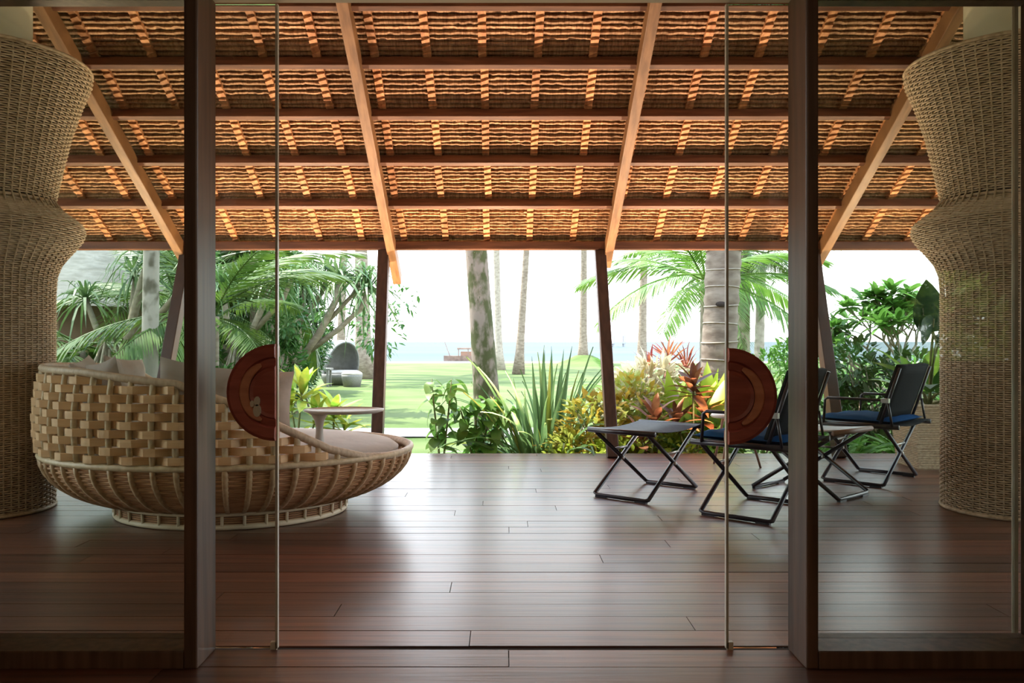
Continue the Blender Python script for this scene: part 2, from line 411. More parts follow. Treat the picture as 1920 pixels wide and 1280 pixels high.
def door(name, s, xe, xo, zc, mark):
    d = bpy.data.objects.new(name, None); COL.objects.link(d); d['kind'] = 'structure'; d.location = (xe, 2.614, 0)
    d['label'] = 'frameless sliding glass door with half-round wooden handle, slid open'
    a, b = sorted((xe, xo))
    part('glass_pane', MB().box(a,b,2.610,2.618,.0,HZ), M['glass'], d)
    part('edge_seal', MB().box(xe-.004,xe+.004,2.606,2.622,.0,HZ), M['seal'], d)
    part('edge_seal', MB().box(xo-.006,xo+.006,2.606,2.622,.0,HZ), M['seal'], d)
    part('bottom_guide', MB().box(min(xe,xe+s*.02),max(xe,xe+s*.02),2.606,2.622,-.008,.02), M['pale'], d)
    Rr = .157
    for side in (-1, 1):                              # room side and veranda side
        m = MB(); gm = MB(); yb = 2.610 if side < 0 else 2.618
        prof = [(0,.022),(.45,.022),(.52,.024),(.56,.012),(.70,.012),(.74,.026),(.93,.028),(1.0,.020),(1.0,0)]
        n = 28; rows = []; 
        for i in range(n+1):
            a2 = -PI/2 + PI*i/n
            rows.append([(xe+s*Rr*r*math.cos(a2), yb+side*h, zc+Rr*r*math.sin(a2)) for r, h in prof])
        m.strip(rows)
        # flat edge
        for sg in (-1, 1):
            pr = [(xe, yb+side*h, zc+sg*Rr*r) for r, h in prof]; bs = [(xe, yb, zc+sg*Rr*r) for r, h in prof]
            m.strip([pr, bs])
        h = part('handle', m, M['handle'], d)
        # crescent finger groove, tapering to its tips
        gr = []
        for i in range(25):
            t = i/24; a2 = -PI*.36 + PI*.72*t; wd = .105*math.sin(PI*t)**.5
            ri = .63-wd*.62; ro = .63+wd*.75
            gr.append([(xe+s*Rr*r*math.cos(a2), yb+side*hh, zc+Rr*r*math.sin(a2)) for r, hh in ((ri-.03,.0235),(ri,.0275),(ro,.0285),(ro+.03,.0235))])
        gm.strip(gr); part('finger_groove', gm, M['groove'], h)
        if mark and side < 0:
            e = MB()
            for (cx, cz, rr) in ((0,-.018,.017),(0,.012,.013),(-.016,.004,.009)):
                pts = [(xe-.056+cx+rr*.75*math.cos(q*PI/8), yb-.0285, zc-.04+cz+rr*1.2*math.sin(q*PI/8)) for q in range(16)]
                b0 = len(e.v); e.v += pts; e.f.append(tuple(range(b0, b0+16)))
                b1 = len(e.v); e.v += [(p[0], yb-.018, p[2]) for p in pts]
                for q in range(16): e.f.append((b0+q, b0+(q+1)%16, b1+(q+1)%16, b1+q))
            part('pale_mark', e, M['pale'], h, label='small pale mark on the handle')  # pale raised mark on the room-side handle
door('door_1', -1, -.738, -1.676, .835, True)
door('door_2', 1, .731, 1.673, .822, False)

# room behind the camera
struct('wall_left', MB().box(-5.6,-5.5,-3.1,2.46,-.12,2.7), M['plaster'])
struct('wall_right', MB().box(5.5,5.6,-3.1,2.46,-.12,2.7), M['plaster'])
wb_ = MB(); wins = [(4.1,5.3)]; z0, z1 = .75, 1.78
wb_.box(-5.6,5.6,-3.1,-3,-.12,z0).box(-5.6,5.6,-3.1,-3,z1,2.7).box(-5.6,4.1,-3.1,-3,z0,z1).box(5.3,5.6,-3.1,-3,z0,z1)
struct('wall_back', wb_, M['plaster'])
for i, (a, b) in enumerate(wins):
    w = bpy.data.objects.new('window_%d' % (3+i), None); COL.objects.link(w); w['kind'] = 'structure'; w.location = ((a+b)/2,-3.05,z0)
    part('window_frame', MB().box(a,b,-3.1,-3,z0,z0+.05).box(a,b,-3.1,-3,z1-.05,z1).box(a,a+.05,-3.1,-3,z0,z1).box(b-.05,b,-3.1,-3,z0,z1), M['frame'], w)
    part('glass_pane', MB().box(a+.05,b-.05,-3.053,-3.047,z0+.05,z1-.05), M['glass'], w)
c_in = struct('ceiling_room', MB().box(-5.5,5.5,-3,2.44,2.6,2.7), M['darkwood'])

# unseen pendant lamp added behind the camera to brighten handles and mullions
pd = thing('added_pendant_lamp', 'unseen woven pendant lamp added to brighten the room side', 'lamp', (0,-1.3,2.6))
part('cord', MB().tube([(0,-1.3,2.6),(0,-1.3,2.3)], .006, 6), M['dark_brown'], pd)
part('lamp_shade', MB().lathe([(.06,-.29),(.20,-.36),(.24,-.46),(.235,-.46),(.19,-.355),(.055,-.285)], 28, (0,-1.3,2.6)), M['wicker'], pd, True)
part('added_bulb', MB().lathe([(0,-.36),(.03,-.37),(.045,-.41),(.03,-.445),(0,-.455)], 16, (0,-1.3,2.6)), M['added_bulb'], pd, True)
pld = bpy.data.lights.new('added_pendant_light', 'POINT'); pld.energy = 10; pld.color = (1.0,.78,.55); pld.shadow_soft_size = .05
plo = bpy.data.objects.new('added_pendant_light', pld); COL.objects.link(plo); plo.location = (0,-1.3,2.08)

# ------------------------------------------------------------------ wicker columns
PROF = [(0,.350),(.05,.354),(1.30,.354),(1.40,.362),(1.48,.392),(1.56,.458),(1.62,.502),(1.665,.518),(1.71,.508),(1.755,.455),(1.80,.388),
        (1.838,.352),(1.90,.362),(2.05,.393),(2.25,.437),(2.45,.498),(2.58,.548),(2.63,.556),(2.66,.548)]
def prof_r(z):
    for (za, ra), (zb, rb2) in zip(PROF, PROF[1:]):
        if z <= zb: return ra + (rb2-ra)*(z-za)/(zb-za)
    return PROF[-1][1]
def make_column(loc, label):
    t = thing('wicker_column', label, 'column', loc, 'wicker-clad columns')
    NS = 56; SP = 3; n = NS*SP; pts = []; z = .012; row = 0; w = MB()
    while z < 2.655:
        r = prof_r(z); dr = (prof_r(min(z+.01,2.66)) - prof_r(max(z-.01,0)))/.02; dz = .0128/math.sqrt(1+dr*dr)
        if abs(z-1.838) < .012: z += dz; row += 1; 
        rows = []
        for j in range(n):
            a = 2*PI*j/n; o = .0058*math.cos(PI*j/SP + PI*row)
            rr = r+o; c, s_ = math.cos(a), math.sin(a)
            rows.append([((rr-.0045)*c, (rr-.0045)*s_, z-.0048), ((rr+.003)*c, (rr+.003)*s_, z), ((rr-.0045)*c, (rr-.0045)*s_, z+.0048)])
        w.strip(rows, close=True); z += dz; row += 1
    obj('weave', w.mesh('weave', M['wicker'], True), t, kind='stuff')
    st = MB(); zz = [i*2.655/40 for i in range(41)]
    for kk in range(NS):
        a = 2*PI*kk/NS
        st.tube([((prof_r(q)-.002)*math.cos(a), (prof_r(q)-.002)*math.sin(a), q) for q in zz], .0055, 4)
    obj('stakes', st.mesh('stakes', M['stake'], True), t, kind='stuff')
    obj('shade_sleeve', MB().lathe([(prof_r(q)-.03, q) for q in zz], 40).mesh('shade_sleeve', M['dark_brown'], True), t)  # dark sheet added so the weave gaps look shaded
    for (q, nm) in ((1.838,'seam_band'),(2.655,'rim_band'),(.012,'foot_band')):
        rr = prof_r(q)+.002
        obj(nm, MB().ring([(rr*math.cos(2*PI*j/72), rr*math.sin(2*PI*j/72), q) for j in range(72)], .011, 6).mesh(nm, M['wicker'], True), t)
    top = ZE+S*(YE-loc[1])+.1
    obj('pillar', MB().lathe([(.232,0),(.232,top)], 40).mesh('pillar', M['pillar'], True), t)
    return t
def copy_tree(o, parent=None):
    c = o.copy(); COL.objects.link(c); c.parent = parent
    for ch in list(o.children): copy_tree(ch, c)
    return c
colA = make_column((-3.065,4.76,0), 'flared woven wicker column behind the round basket daybed')
colB = copy_tree(colA); colB.location = (3.0,4.75,0); colB['label'] = 'flared woven wicker column beside the wicker planter and folding chairs'
colB.rotation_euler = (0,0,R(3))

# ------------------------------------------------------------------ basket daybed
DC = Vector((-1.60,4.75,0)); RY = .8
def smooth(a, b, t): t = max(0,min(1,(t-a)/(b-a))); return t*t*(3-2*t)
TAB = [(0,.86),(50,.845),(80,.79),(95,.69),(112,.53),(122,.445),(135,.385),(150,.365),(180,.365)]
def rimz(th):
    d = (th-170+180) % 360 - 180; d = -d if d < 0 else min(180, d*1.6)
    for (a, za), (b, zb) in zip(TAB, TAB[1:]):
        if d <= b: return za + (zb-za)*(d-a)/(b-a)
    return .365
def shell_r(z): return 1.032 + .030*math.sin(PI*min(1,max(0,(z-.33)/.50)))
def dp(th, r, z): return (DC.x + r*math.cos(R(th)), DC.y - r*RY*math.sin(R(th)), z)
bed = thing('basket_daybed', 'large round woven basket daybed with high back and grey mattress', 'daybed', DC)
# base ring: two hoops, posts and cord panel
for z, rr in ((.016,.016),(.088,.014)):
    part('base_hoop', MB().ring([dp(a*4, .655+(.012 if z > .05 else 0), z) for a in range(90)], rr, 8), M['basering'], bed, True)
pn = MB()
for i in range(5):
    pn.ring([dp(a*4, .655, .030+i*.011) for a in range(90)], .004, 4)
part('base_weave', pn, M['cord'], bed, kind='stuff')
for i in range(36): part('base_peg', MB().tube([dp(i*10,.662,.016), dp(i*10,.668,.088)], .0085, 6), M['basering'], bed, True)
# bowl ribs
NR = 56
def bowl(t):            # t 0 base .. 1 mid ring
    return (.60 + .445*math.sin(t*PI/2)**.95, .095 + .275*(1-math.cos(t*PI/2))**.9)
rib_t = [i/9 for i in range(10)]
for i in range(NR):
    th = i*360/NR
    part('bowl_rib', MB().tube([dp(th, *bowl(t)) for t in rib_t], [.013+.004*t for t in rib_t], 6), M['bowlrib'], bed, True)
cw = MB(); NC = 34
for i in range(NC):
    r, z = bowl((i+.5)/NC)
    rows = []
    for a in range(NR*4):
        o = .010*math.cos(PI*a/4 + i*PI)
        rows.append(dp(a*360/(NR*4), r-.006+o*.6, z))
    cw.ring(rows, .0062, 4)
part('bowl_cords', cw, M['cord'], bed, kind='stuff')
part('mid_hoop', MB().ring([dp(a*3, 1.05, .375) for a in range(120)], .017, 8), M['rib'], bed, True)
# upright stakes of the back and over/under straps
for i in range(NR):
    th = i*360/NR; zt = rimz(th)
    if zt < .42: continue
    zs = [.375 + (zt-.375)*q/5 for q in range(6)]
    part('back_stake', MB().tube([dp(th, shell_r(z), z) for z in zs], .016, 6), M['rib'], bed, True)
row = 0; z = .413
while z < .84:
    rows = []; segs = []
    for a in range(NR*4+1):
        th = a*360/(NR*4); 
        if rimz(th) > z+.028:
            r = shell_r(z) + (.026)*max(-1,min(1,1.35*math.cos(PI*a/4 + row*PI)))
            rows.append([dp(th, r-.003, z-.0205), dp(th, r+.004, z-.0185), dp(th, r+.005, z+.0185), dp(th, r-.003, z+.0205), dp(th, r-.004, z), dp(th, r-.003, z-.0205)])
        elif rows: segs.append(rows); rows = []
    if rows: segs.append(rows)
    # join wrap-around segment
    if len(segs) > 1 and rimz(0) > z+.028: segs = [segs[-1]+segs[0]] + segs[1:-1]
    m = MB()
    for s_ in segs:
        if len(s_) > 1: m.strip(s_)
    if m.f: part('woven_strap', m, M['strap'], bed)
    row += 1; z += .0435
part('rim', MB().ring([dp(a*2, shell_r(rimz(a*2))+(.0), rimz(a*2)) for a in range(180)], .021, 8), M['rim'], bed, True)
# mattress
mt = MB(); prof = [(0,.435),(.35,.434),(.65,.428),(.85,.416),(.94,.400),(.975,.375),(.97,.345),(.92,.325),(0,.325)]
mt.lathe([(r, z) for r, z in prof], 64, DC, RY)
part('mattress', mt, M['fabric'], bed, True)

def pillow_mesh(w, h, t, seed, m_):
    g = random.Random(seed); m = MB(); n = 14
    for sgn in (1,-1):
        rows = []
        for i in range(n+1):
            r = []
            for j in range(n+1):
                u = 2*i/n-1; v = 2*j/n-1
                e = max(0,(1-u**4))*max(0,(1-v**4)); pin = 1-.08*(1-abs(u))*0
                x = w/2*u*(1-.07*(1-v*v)); y = h/2*v*(1-.07*(1-u*u))
                zz = sgn*t/2*e**.6 + (.010*math.sin(7*u+seed)*math.cos(6*v+seed*2) + .006*math.sin(13*v+4*u+seed))*e
                r.append((x, zz, y))
            rows.append(r if sgn < 0 else r[::-1])
        m.strip(rows)
    return m.mesh('pillow', m_, True)
PIL = [(88,.42,.45,9,'grey pillow against the room-facing side of the basket daybed back'),
       (127,.42,.46,10,'crumpled grey pillow at the wicker-column side of the daybed, towards the room'),
       (166,.34,.46,11,'grey pillow in the middle of the daybed back'),
       (201,.33,.46,10,'grey pillow at the garden side of the daybed back'),
       (222,.42,.34,10,'grey pillow beside the upright end pillow on the daybed'),
       (262,.44,.37,8,'upright grey pillow at the garden-side end of the daybed back')]
PXY = {4: (-1.97,5.30), 5: (-1.57,5.14)}
for i, (th, w, h, tilt, lab) in enumerate(PIL):
    p = dp(th, .80 if i < 5 else .80, .447 + h/2)
    o = obj('pillow', pillow_mesh(w, h, .14, i+1, M['pillow']), None, p, (R(0),0,0))
    ax = math.atan2(-RY*math.sin(R(th)), math.cos(R(th)))     # outward azimuth
    if i in PXY: o.location.x, o.location.y = PXY[i]; ax = R(96 if i == 4 else 88)
    o.rotation_euler = Euler((R(-tilt), R((-9,8,-7,6,-3,2)[i]), ax - PI/2), 'XYZ')
    o['label'] = lab; o['category'] = 'pillow'; o['group'] = 'pillows on the daybed'
# tray table standing on the mattress
tp = Vector((-1.0,4.36,.428)); tt = thing('tray_table', 'small grey pedestal tray table standing on the daybed mattress', 'table', tp)
part('stem', MB().lathe([(.028,0),(.022,.05),(.019,.10),(.026,.14),(.042,.17),(.062,.186),(.0,.187)], 24, tp), M['tray'], tt, True)
part('tray_top', MB().lathe([(0,.186),(.19,.184),(.215,.192),(.218,.202),(.208,.203),(.196,.197),(0,.196)], 48, tp+Vector((.13,.02,0)), .8), M['tray'], tt, True)

# ------------------------------------------------------------------ folding chairs and footstools
def rod(m, a, b, r=.013, n=8): m.tube([a, b], r, n)
def x_stool(root, lu, lv, h, sling, bar, over=.05, long_top=None):
    """x-frame: floor rails along u (local x), crossing legs in the v (local y) plane; local coords centred"""
    u0, u1 = -lu/2, lu/2; v0, v1 = -lv/2, lv/2
    t0, t1 = (u0-over, u1+over) if long_top is None else long_top
    for s in (0, 1):
        va, vb = (v0, v1) if s == 0 else (v1, v0)
        r = .0135
        obj('leg_frame', MB().tube([(u0,vb*.97,h-.01),(u0,va,.022),(u0+.02,va,.015),(u1-.02,va,.015),(u1,va,.022),(u1,vb*.97,h-.01)], r, 8).mesh('leg_frame', M['chairmetal'], True), root)
        obj('floor_glide', MB().box(u0+.01,u0+.09,va-.012,va+.012,0,.012).mesh('floor_glide', M['chairmetal']), root)
        obj('floor_glide', MB().box(u1-.09,u1-.01,va-.012,va+.012,0,.012).mesh('floor_glide', M['chairmetal']), root)
        obj('top_bar', MB().tube([(t0,vb,h),(t1,vb,h)], .017, 8).mesh('top_bar', bar, True), root)
    for u in (u0, u1):
        zc = h*.66; q = lv/2*.32
        obj('locking_strut', MB().tube([(u,-q,zc),(u,q,zc)], .008, 6).mesh('locking_strut', M['chrome'], True), root)
        obj('pivot', MB().tube([(u-.02,0,h/2),(u+.02,0,h/2)], .012, 8).mesh('pivot', M['chrome'], True), root)
    m = MB(); rows = []
    for i in range(9):
        v = v0+(v1-v0)*i/8; sag = -.022*math.sin(PI*i/8)
        rows.append([(t0+.015, v, h+.016+sag), (t0+.02+(t1-t0)*.5, v, h+.013+sag), (t1-.015, v, h+.016+sag)])
    m.strip(rows); o = obj('sling', m.mesh('sling', sling, True), root)
    md = o.modifiers.new('solid', 'SOLIDIFY'); md.thickness = .004
def footstool(c, az, label, sling, bar, lu=.39, lv=.64):
    t = thing('footstool', label, 'footstool', (c[0],c[1],0), 'folding footstools', az)
    x_stool(t, lu, lv, .43, sling, bar); return t
def cushion_mesh(x0, x1, y0, y1, z0, t):
    m = MB(); n = 12
    for sgn in (1,-1):
        rows = []
        for i in range(n+1):
            r = []
            for j in range(n+1):
                u = 2*i/n-1; v = 2*j/n-1; e = (max(0,1-u**6)*max(0,1-v**6))**.5
                zz = z0+t/2+sgn*(t/2)*e + (.007*math.sin(9*u+2*v)*math.cos(5*v) if sgn > 0 else 0)*e
                r.append((x0+(x1-x0)*(u+1)/2, y0+(y1-y0)*(v+1)/2, zz))
            rows.append(r if sgn < 0 else r[::-1])
        m.strip(rows)
    return m
def chair(c, az, label):
    t = thing('folding_chair', label, 'chair', (c[0],c[1],0), 'folding lounge chairs', az)
    lu, lv, h = .42, .63, .42
    x_stool(t, lu, lv, h, M['backsling'], M['chairmetal'], long_top=(-.27,.31))
    obj('seat_cushion', cushion_mesh(-.28,.27,-.29,.29,h+.008,.05).mesh('seat_cushion', M['cushion'], True), t)
    # back panel tilted away from the seat (towards +x)
    b = MB(); rows = []
    for i in range(7):
        q = i/6; x = .19+.13*q; z = h+.03+.385*q
        rows.append([(x-.012+.02*math.sin(PI*j/6), -.285+.57*j/6, z) for j in range(7)])
    b.strip(rows); o = obj('backrest', b.mesh('backrest', M['backsling'], True), t)
    md = o.modifiers.new('solid','SOLIDIFY'); md.thickness = .03
    for s in (-1,1):
        y = s*.30
        obj('back_upright', MB().tube([(.175,y,h-.01),(.31,y,h+.40)], .011, 8).mesh('back_upright', M['chairmetal'], True), t)
        yy = s*.325
        ar = obj('armrest', MB().tube([(-.20,yy,h),(-.19,yy,h+.165),(-.17,yy,h+.18),(.22,yy,h+.18)], .0095, 8).mesh('armrest', M['chairmetal'], True), t)
        obj('rear_arm_post', MB().tube([(.24,yy,h+.18),(.27,yy,h)], .0085, 6).mesh('rear_arm_post', M['chairmetal'], True), t)
        obj('arm_joint', MB().box(.20,.25,yy-.014,yy+.014,h+.163,h+.193).mesh('arm_joint', M['chrome']), ar)
    return t
az1 = math.atan2(-.647,.763)
footstool((.95,5.29), az1, 'navy folding footstool in front of the copper-leaved plants', M['sling'], M['chairmetal'])
c1 = Vector((1.508,4.73,0)); chair(c1, az1, 'dark blue folding armchair next to the navy footstool')
az2 = math.atan2(-.71,.70)
chair((2.67,5.82), az2, 'dark blue folding armchair beside the wicker planter')
az3 = math.atan2(.64,.768)
footstool((2.04,5.33), az3, 'grey folding footstool between the two folding armchairs', M['graysling'], M['leather'], lv=.60)
# small stool behind
st = thing('side_stool', 'low stool with thin splayed wooden legs behind the folding armchair', 'stool', (1.82,6.35,0))
part('seat', MB().lathe([(0,.40),(.16,.40),(.17,.41),(.16,.425),(0,.425)], 24, (1.82,6.35,0)), M['tray'], st, True)
for q in range(3):
    a = R(115+120*q); part('leg', MB().tube([(1.82+.10*math.cos(a),6.35+.10*math.sin(a),.405),(1.82+.22*math.cos(a),6.35+.22*math.sin(a),0)], [.012,.009], 6), M['leather'], st, True)

# ------------------------------------------------------------------ plants: generators
def rv(g, s=1): return Vector((g.gauss(0,1), g.gauss(0,1), g.gauss(0,1)))*s
def cloud(m, c, rad, n, L, W, g, lift=.3, droop=.3, segs=2, shell=.55):
    c = Vector(c)
    for i in range(n):
        d = rv(g).normalized(); rr = shell + (1-shell)*g.random()**.6
        p = c + Vector((d.x*rad[0]*rr, d.y*rad[1]*rr, d.z*rad[2]*rr))
        dr = (d + rv(g,.5) + Vector((0,0,lift))).normalized()
        m.blade(p, dr, Vector((0,0,1))+rv(g,.35), L*g.uniform(.65,1.25), W*g.uniform(.7,1.2), droop, segs)
def shrub(name, label, base, lobes, n, L, W, mt_, seed, group=None, lift=.3, droop=.3, cat='shrub', stems=5):
    g = random.Random(seed); t = thing(name, label, cat, base, group); m = MB()
    tot = sum(r[0]*r[2] for c, r in lobes)
    sm = MB()
    for c, r in lobes:
        cc = Vector(base)+Vector(c); cloud(m, cc, r, int(n*r[0]*r[2]/tot), L, W, g, lift, droop)
        for q in range(stems):
            e = cc + Vector((g.uniform(-.6,.6)*r[0], g.uniform(-.6,.6)*r[1], g.uniform(-.2,.7)*r[2])); b = Vector(base)+Vector((g.uniform(-.05,.05),g.uniform(-.05,.05),-.02))
            sm.tube([b, (b+e)/2+rv(g,.05), e], [.014,.010,.005], 5)
    part('foliage', m, mt_, t, kind='stuff'); part('stems', sm, M['twig'], t, kind='stuff')
    return t
def frond_mesh(seed, L, droop, ll, n, mt_, wid=.035, hang=.35):
    g = random.Random(seed); m = MB(); pts = []
    for i in range(13):
        q = i/12; pts.append(Vector((L*q*(1-.12*droop*q*q), 0, L*(.12*q - droop*.62*q*q))))
    m.tube(pts, [.022*(1-.85*i/12)+.003 for i in range(13)], 4)
    for i in range(n):
        q = .13+.87*(i/n); f = q*12; a = int(min(11,f)); p = pts[a].lerp(pts[a+1], f-a); d = (pts[a+1]-pts[a]).normalized()
        l = ll*math.sin(PI*(.12+.80*q))**.6*g.uniform(.85,1.1)
        for s in (-1,1):
            dr = (d*.75 + Vector((0,s,0))*(1-.35*q) + Vector((0,0,-hang*g.uniform(.2,1.3)))).normalized()
            m.blade(p, dr, Vector((0,0,1)), l, wid*g.uniform(.8,1.1), hang*.55*g.uniform(.5,1.3), 3)
    return m.mesh('frond', mt_)
FR = [frond_mesh(i, 2.6, (.55,.8,1.05,.7)[i], .62, 46, M['frond']) for i in range(4)]
FL_ = [frond_mesh(10+i, 2.4, (.5,.75,1.0,.65)[i], .60, 50, M['frondlight']) for i in range(4)]
FO = [frond_mesh(20, 2.4, 1.4, .5, 40, M['frondold'])]
def trunk(m, pts, r0, r1, n=14, rings=0, g=None, flare=.35):
    P = []; Rr = []; N = max(12, rings*3)
    pts = [Vector(p) for p in pts]
    for i in range(N+1):
        q = i/N; f = q*(len(pts)-1); a = min(len(pts)-2, int(f)); p = pts[a].lerp(pts[a+1], f-a)
        r = r0+(r1-r0)*q + r0*flare*math.exp(-q*N*.0-q*14)
        if g: r *= 1+g.uniform(-.035,.035)
        if rings: r *= 1 + (.035 if i % 3 == 0 else 0)
        P.append(p); Rr.append(r)
    m.tube(P, Rr, n); return P, Rr
def palm(label, pts, r0, r1, mt_, seed, nf=11, fm=None, fscale=1.0, elev=(-25,65), rings=0, flare=.35, name='palm_tree', group=None, azr=None, scars=False):
    g = random.Random(seed); t = thing(name, label, 'palm tree', pts[0], group); m = MB()
    P, Rr = trunk(m, pts, r0, r1, 14, rings, g, flare)
    tr = part('trunk', m, mt_, t, True)
    top = Vector(pts[-1])-Vector(pts[0])
    fm = fm or FR
    for i in range(nf):
        az = (2*PI*i/nf + g.uniform(-.25,.25)) if azr is None else R(g.uniform(*azr))
        el = R(g.uniform(*elev)); s = fscale*g.uniform(.85,1.15)
        obj('frond', fm[g.randrange(len(fm))], t, top+Vector((0,0,g.uniform(-.08,.1))), (g.uniform(-.3,.3), -el, az), (s,s,s))
    return t, tr, P, Rr
def leaf_mesh(L, W, droop, mt_, seed=0, fold=.25, segs=7, heart=False):
    m = MB(); rows = []; g = random.Random(seed)
    for i in range(segs+1):
        q = i/segs
        if heart: w = W*.5*(math.sin(PI*min(1,(q*.86+.14)))**.7)*(1.15-.5*q) if q < 1 else 0
        else: w = W*.5*(math.sin(PI*(.06+.94*q))**.85) if q < 1 else 0
        z = -droop*L*q*q + .02*L*math.sin(8*q+seed)
        x = L*(q-.10*droop*q*q)
        rows.append([(x,-w,z+fold*w),(x,-w*.5,z+fold*w*.4),(x,0,z),(x,w*.5,z+fold*w*.4),(x,w,z+fold*w)])
    m.strip(rows); return m.mesh('leaf', mt_, True)
def add_leaf(me, root, o, az, el, s=1.0, roll=0.0, name='leaf'):
    return obj(name, me, root, o, (roll, -el, az), (s,s,s))
def rosette_plant(name, label, base, crowns, meshes, nl, seed, elev=(5,75), s=(.8,1.15), cat='plant', stemr=.012, group=None):
    g = random.Random(seed); t = thing(name, label, cat, base, group); b = Vector(base)
    for (c, n) in crowns:
        c = Vector(c); sm = MB(); mid = (c*.5)+Vector((g.uniform(-.04,.04),g.uniform(-.04,.04),0))
        sm.tube([b, b+mid, b+c+Vector((0,0,.02))], [stemr*1.2,stemr,stemr*.8], 6); part('stem', sm, M['stem'], t, True)
        for i in range(n):
            az = i*2.399+g.uniform(-.3,.3); f = i/max(1,n-1); el = R(elev[0]+(elev[1]-elev[0])*f+g.uniform(-10,10))
            add_leaf(g.choice(meshes), t, c+Vector((0,0,-.10+.12*f)), az, el, g.uniform(*s)*(1-.25*f), g.uniform(-.3,.3))
    return t

# ------------------------------------------------------------------ palms on the lawn
def gp(px, Y, z=GZ): return ((px-CX)/F*Y, Y, z)
def up(px_b, px_t, py_t, Y, H=None):
    """trunk line from the lawn through a point seen at (px_t, py_t), extended to height H"""
    a = Vector(gp(px_b, Y)); b = at(px_t, py_t, Y); 
    if H: q = (H-a.z)/(b.z-a.z); b = a+(b-a)*q
    return [a, a.lerp(b,.5), b]
t, tr, P, Rr = palm('coconut palm with moss-covered trunk behind the blade-leaved clump', up(921,893,470,9.0,10.5), .125, .10, M['mossbark'], 3, flare=.5, fscale=.9, nf=9)
mm = MB(); g = random.Random(8)
for i in range(900):
    q = g.random()*.45; k2 = int(q*(len(P)-1)); f = q*(len(P)-1)-k2; p = P[k2].lerp(P[k2+1], f); a = g.uniform(0,2*PI)
    if math.sin(3*a+9*q*4)+math.sin(31*q+1) < .35: continue
    dv = Vector((math.cos(a),math.sin(a),0)); mm.blade(p+dv*(Rr[k2]*.97), dv*.6+rv(g,.5), (0,0,1), g.uniform(.02,.05), .022, .4, 1)
part('moss', mm, M['moss'], tr, kind='stuff')
t, tr, P, Rr = palm('thick ringed palm trunk with dark knot hole above the copper-leaved plants', up(1338,1357,470,8.9,6.5), .185, .195, M['bark'], 5, rings=34, flare=.35, fscale=1.0, nf=10)
sc = MB(); g = random.Random(6)
for i in range(2, len(P)-1, 3):
    m_ = MB(); n = 20
    if P[i].z > 3.2: break
    m_.ring([P[i]+Vector((math.cos(2*PI*j/n)*(Rr[i]+.002), math.sin(2*PI*j/n)*(Rr[i]+.002), .012*math.sin(2*PI*j/n+i))) for j in range(n)], .008, 5)
    part('leaf_scar', m_, M['scar'], tr, True)
kn = MB(); kc = at(1352,570,8.9-.19); kn.lathe([(0,.03),(.05,.02),(.062,0)], 14); 
kv = [(kc.x+v[0]*1.0, kc.y-v[2]*.3, kc.z+v[1]*.5) for v in kn.v]; kn.v = kv
part('knot_hole', kn, M['knot'], tr, True)
LP = [(936,931,470,38,.17,.13,'slender pale palm standing beside the mossy palm trunk'),
      (972,987,470,33,.15,.11,'slender palm bending towards the sea, behind the blade-leaved clump'),
      (1093,1095,470,46,.22,.13,'lone slender palm on a grassy mound near the beach'),
      (1203,1208,470,38,.19,.14,'slender palm behind the red spiky plants'),
      (683,677,470,29,.26,.19,'stout palm beside the grey hooded garden seat'),
      (637,645,470,33,.15,.12,'slim palm behind the grey hooded garden seat'),
      (1392,1394,470,19,.13,.11,'mossy-looking palm just behind the thick ringed trunk'),
      (1420,1422,470,26,.14,.12,'thin pale palm beyond the thick ringed trunk, next to the drooping fan of fronds')]
for i, (a, b, c, Y, r0, r1, lab) in enumerate(LP):
    if i in (6,7): continue
    palm(lab, up(a,b,c,Y,9.5+i%3), r0, r1, M['bark'] if i != 0 else M['palebark'], 30+i, fscale=1.5, flare=.9, nf=10)
mo = MB(); mo.lathe([(0,.62),(.5,.55),(1.0,.30),(1.6,.10),(2.4,0)], 24, (4.65,46,GZ))
part('mound', mo, M['lawn'], bpy.data.objects['lawn'], True)
# palms with low crowns on the right
palm('young palm with a drooping crown beyond the thick ringed trunk', up(1393,1396,500,17,2.9), .14, .12, M['mossbark'], 51, fm=FR, fscale=.62, elev=(-60,50), nf=16, flare=.3)
palm('pale-trunked young palm with hanging fronds beside a mossy-trunked young palm', up(1421,1428,500,19,3.0), .12, .10, M['palebark'], 52, fm=FR, fscale=.62, elev=(-60,40), nf=14, flare=.3)
palm('bright green young palm arching its fronds beside the thick ringed trunk', [gp(1322,11.8), gp(1322,11.8,.8), gp(1322,11.8,1.9)], .09, .07, M['palebark'], 53, fm=FL_, fscale=.78, elev=(-22,60), nf=17, flare=.2)
palm('low seedling palm with upright fronds by the red spiky plants', [gp(1172,9.2), gp(1172,9.2,.05), gp(1172,9.2,.25)], .03, .025, M['bark'], 54, fm=FL_, fscale=.28, elev=(20,80), nf=8, flare=.1)

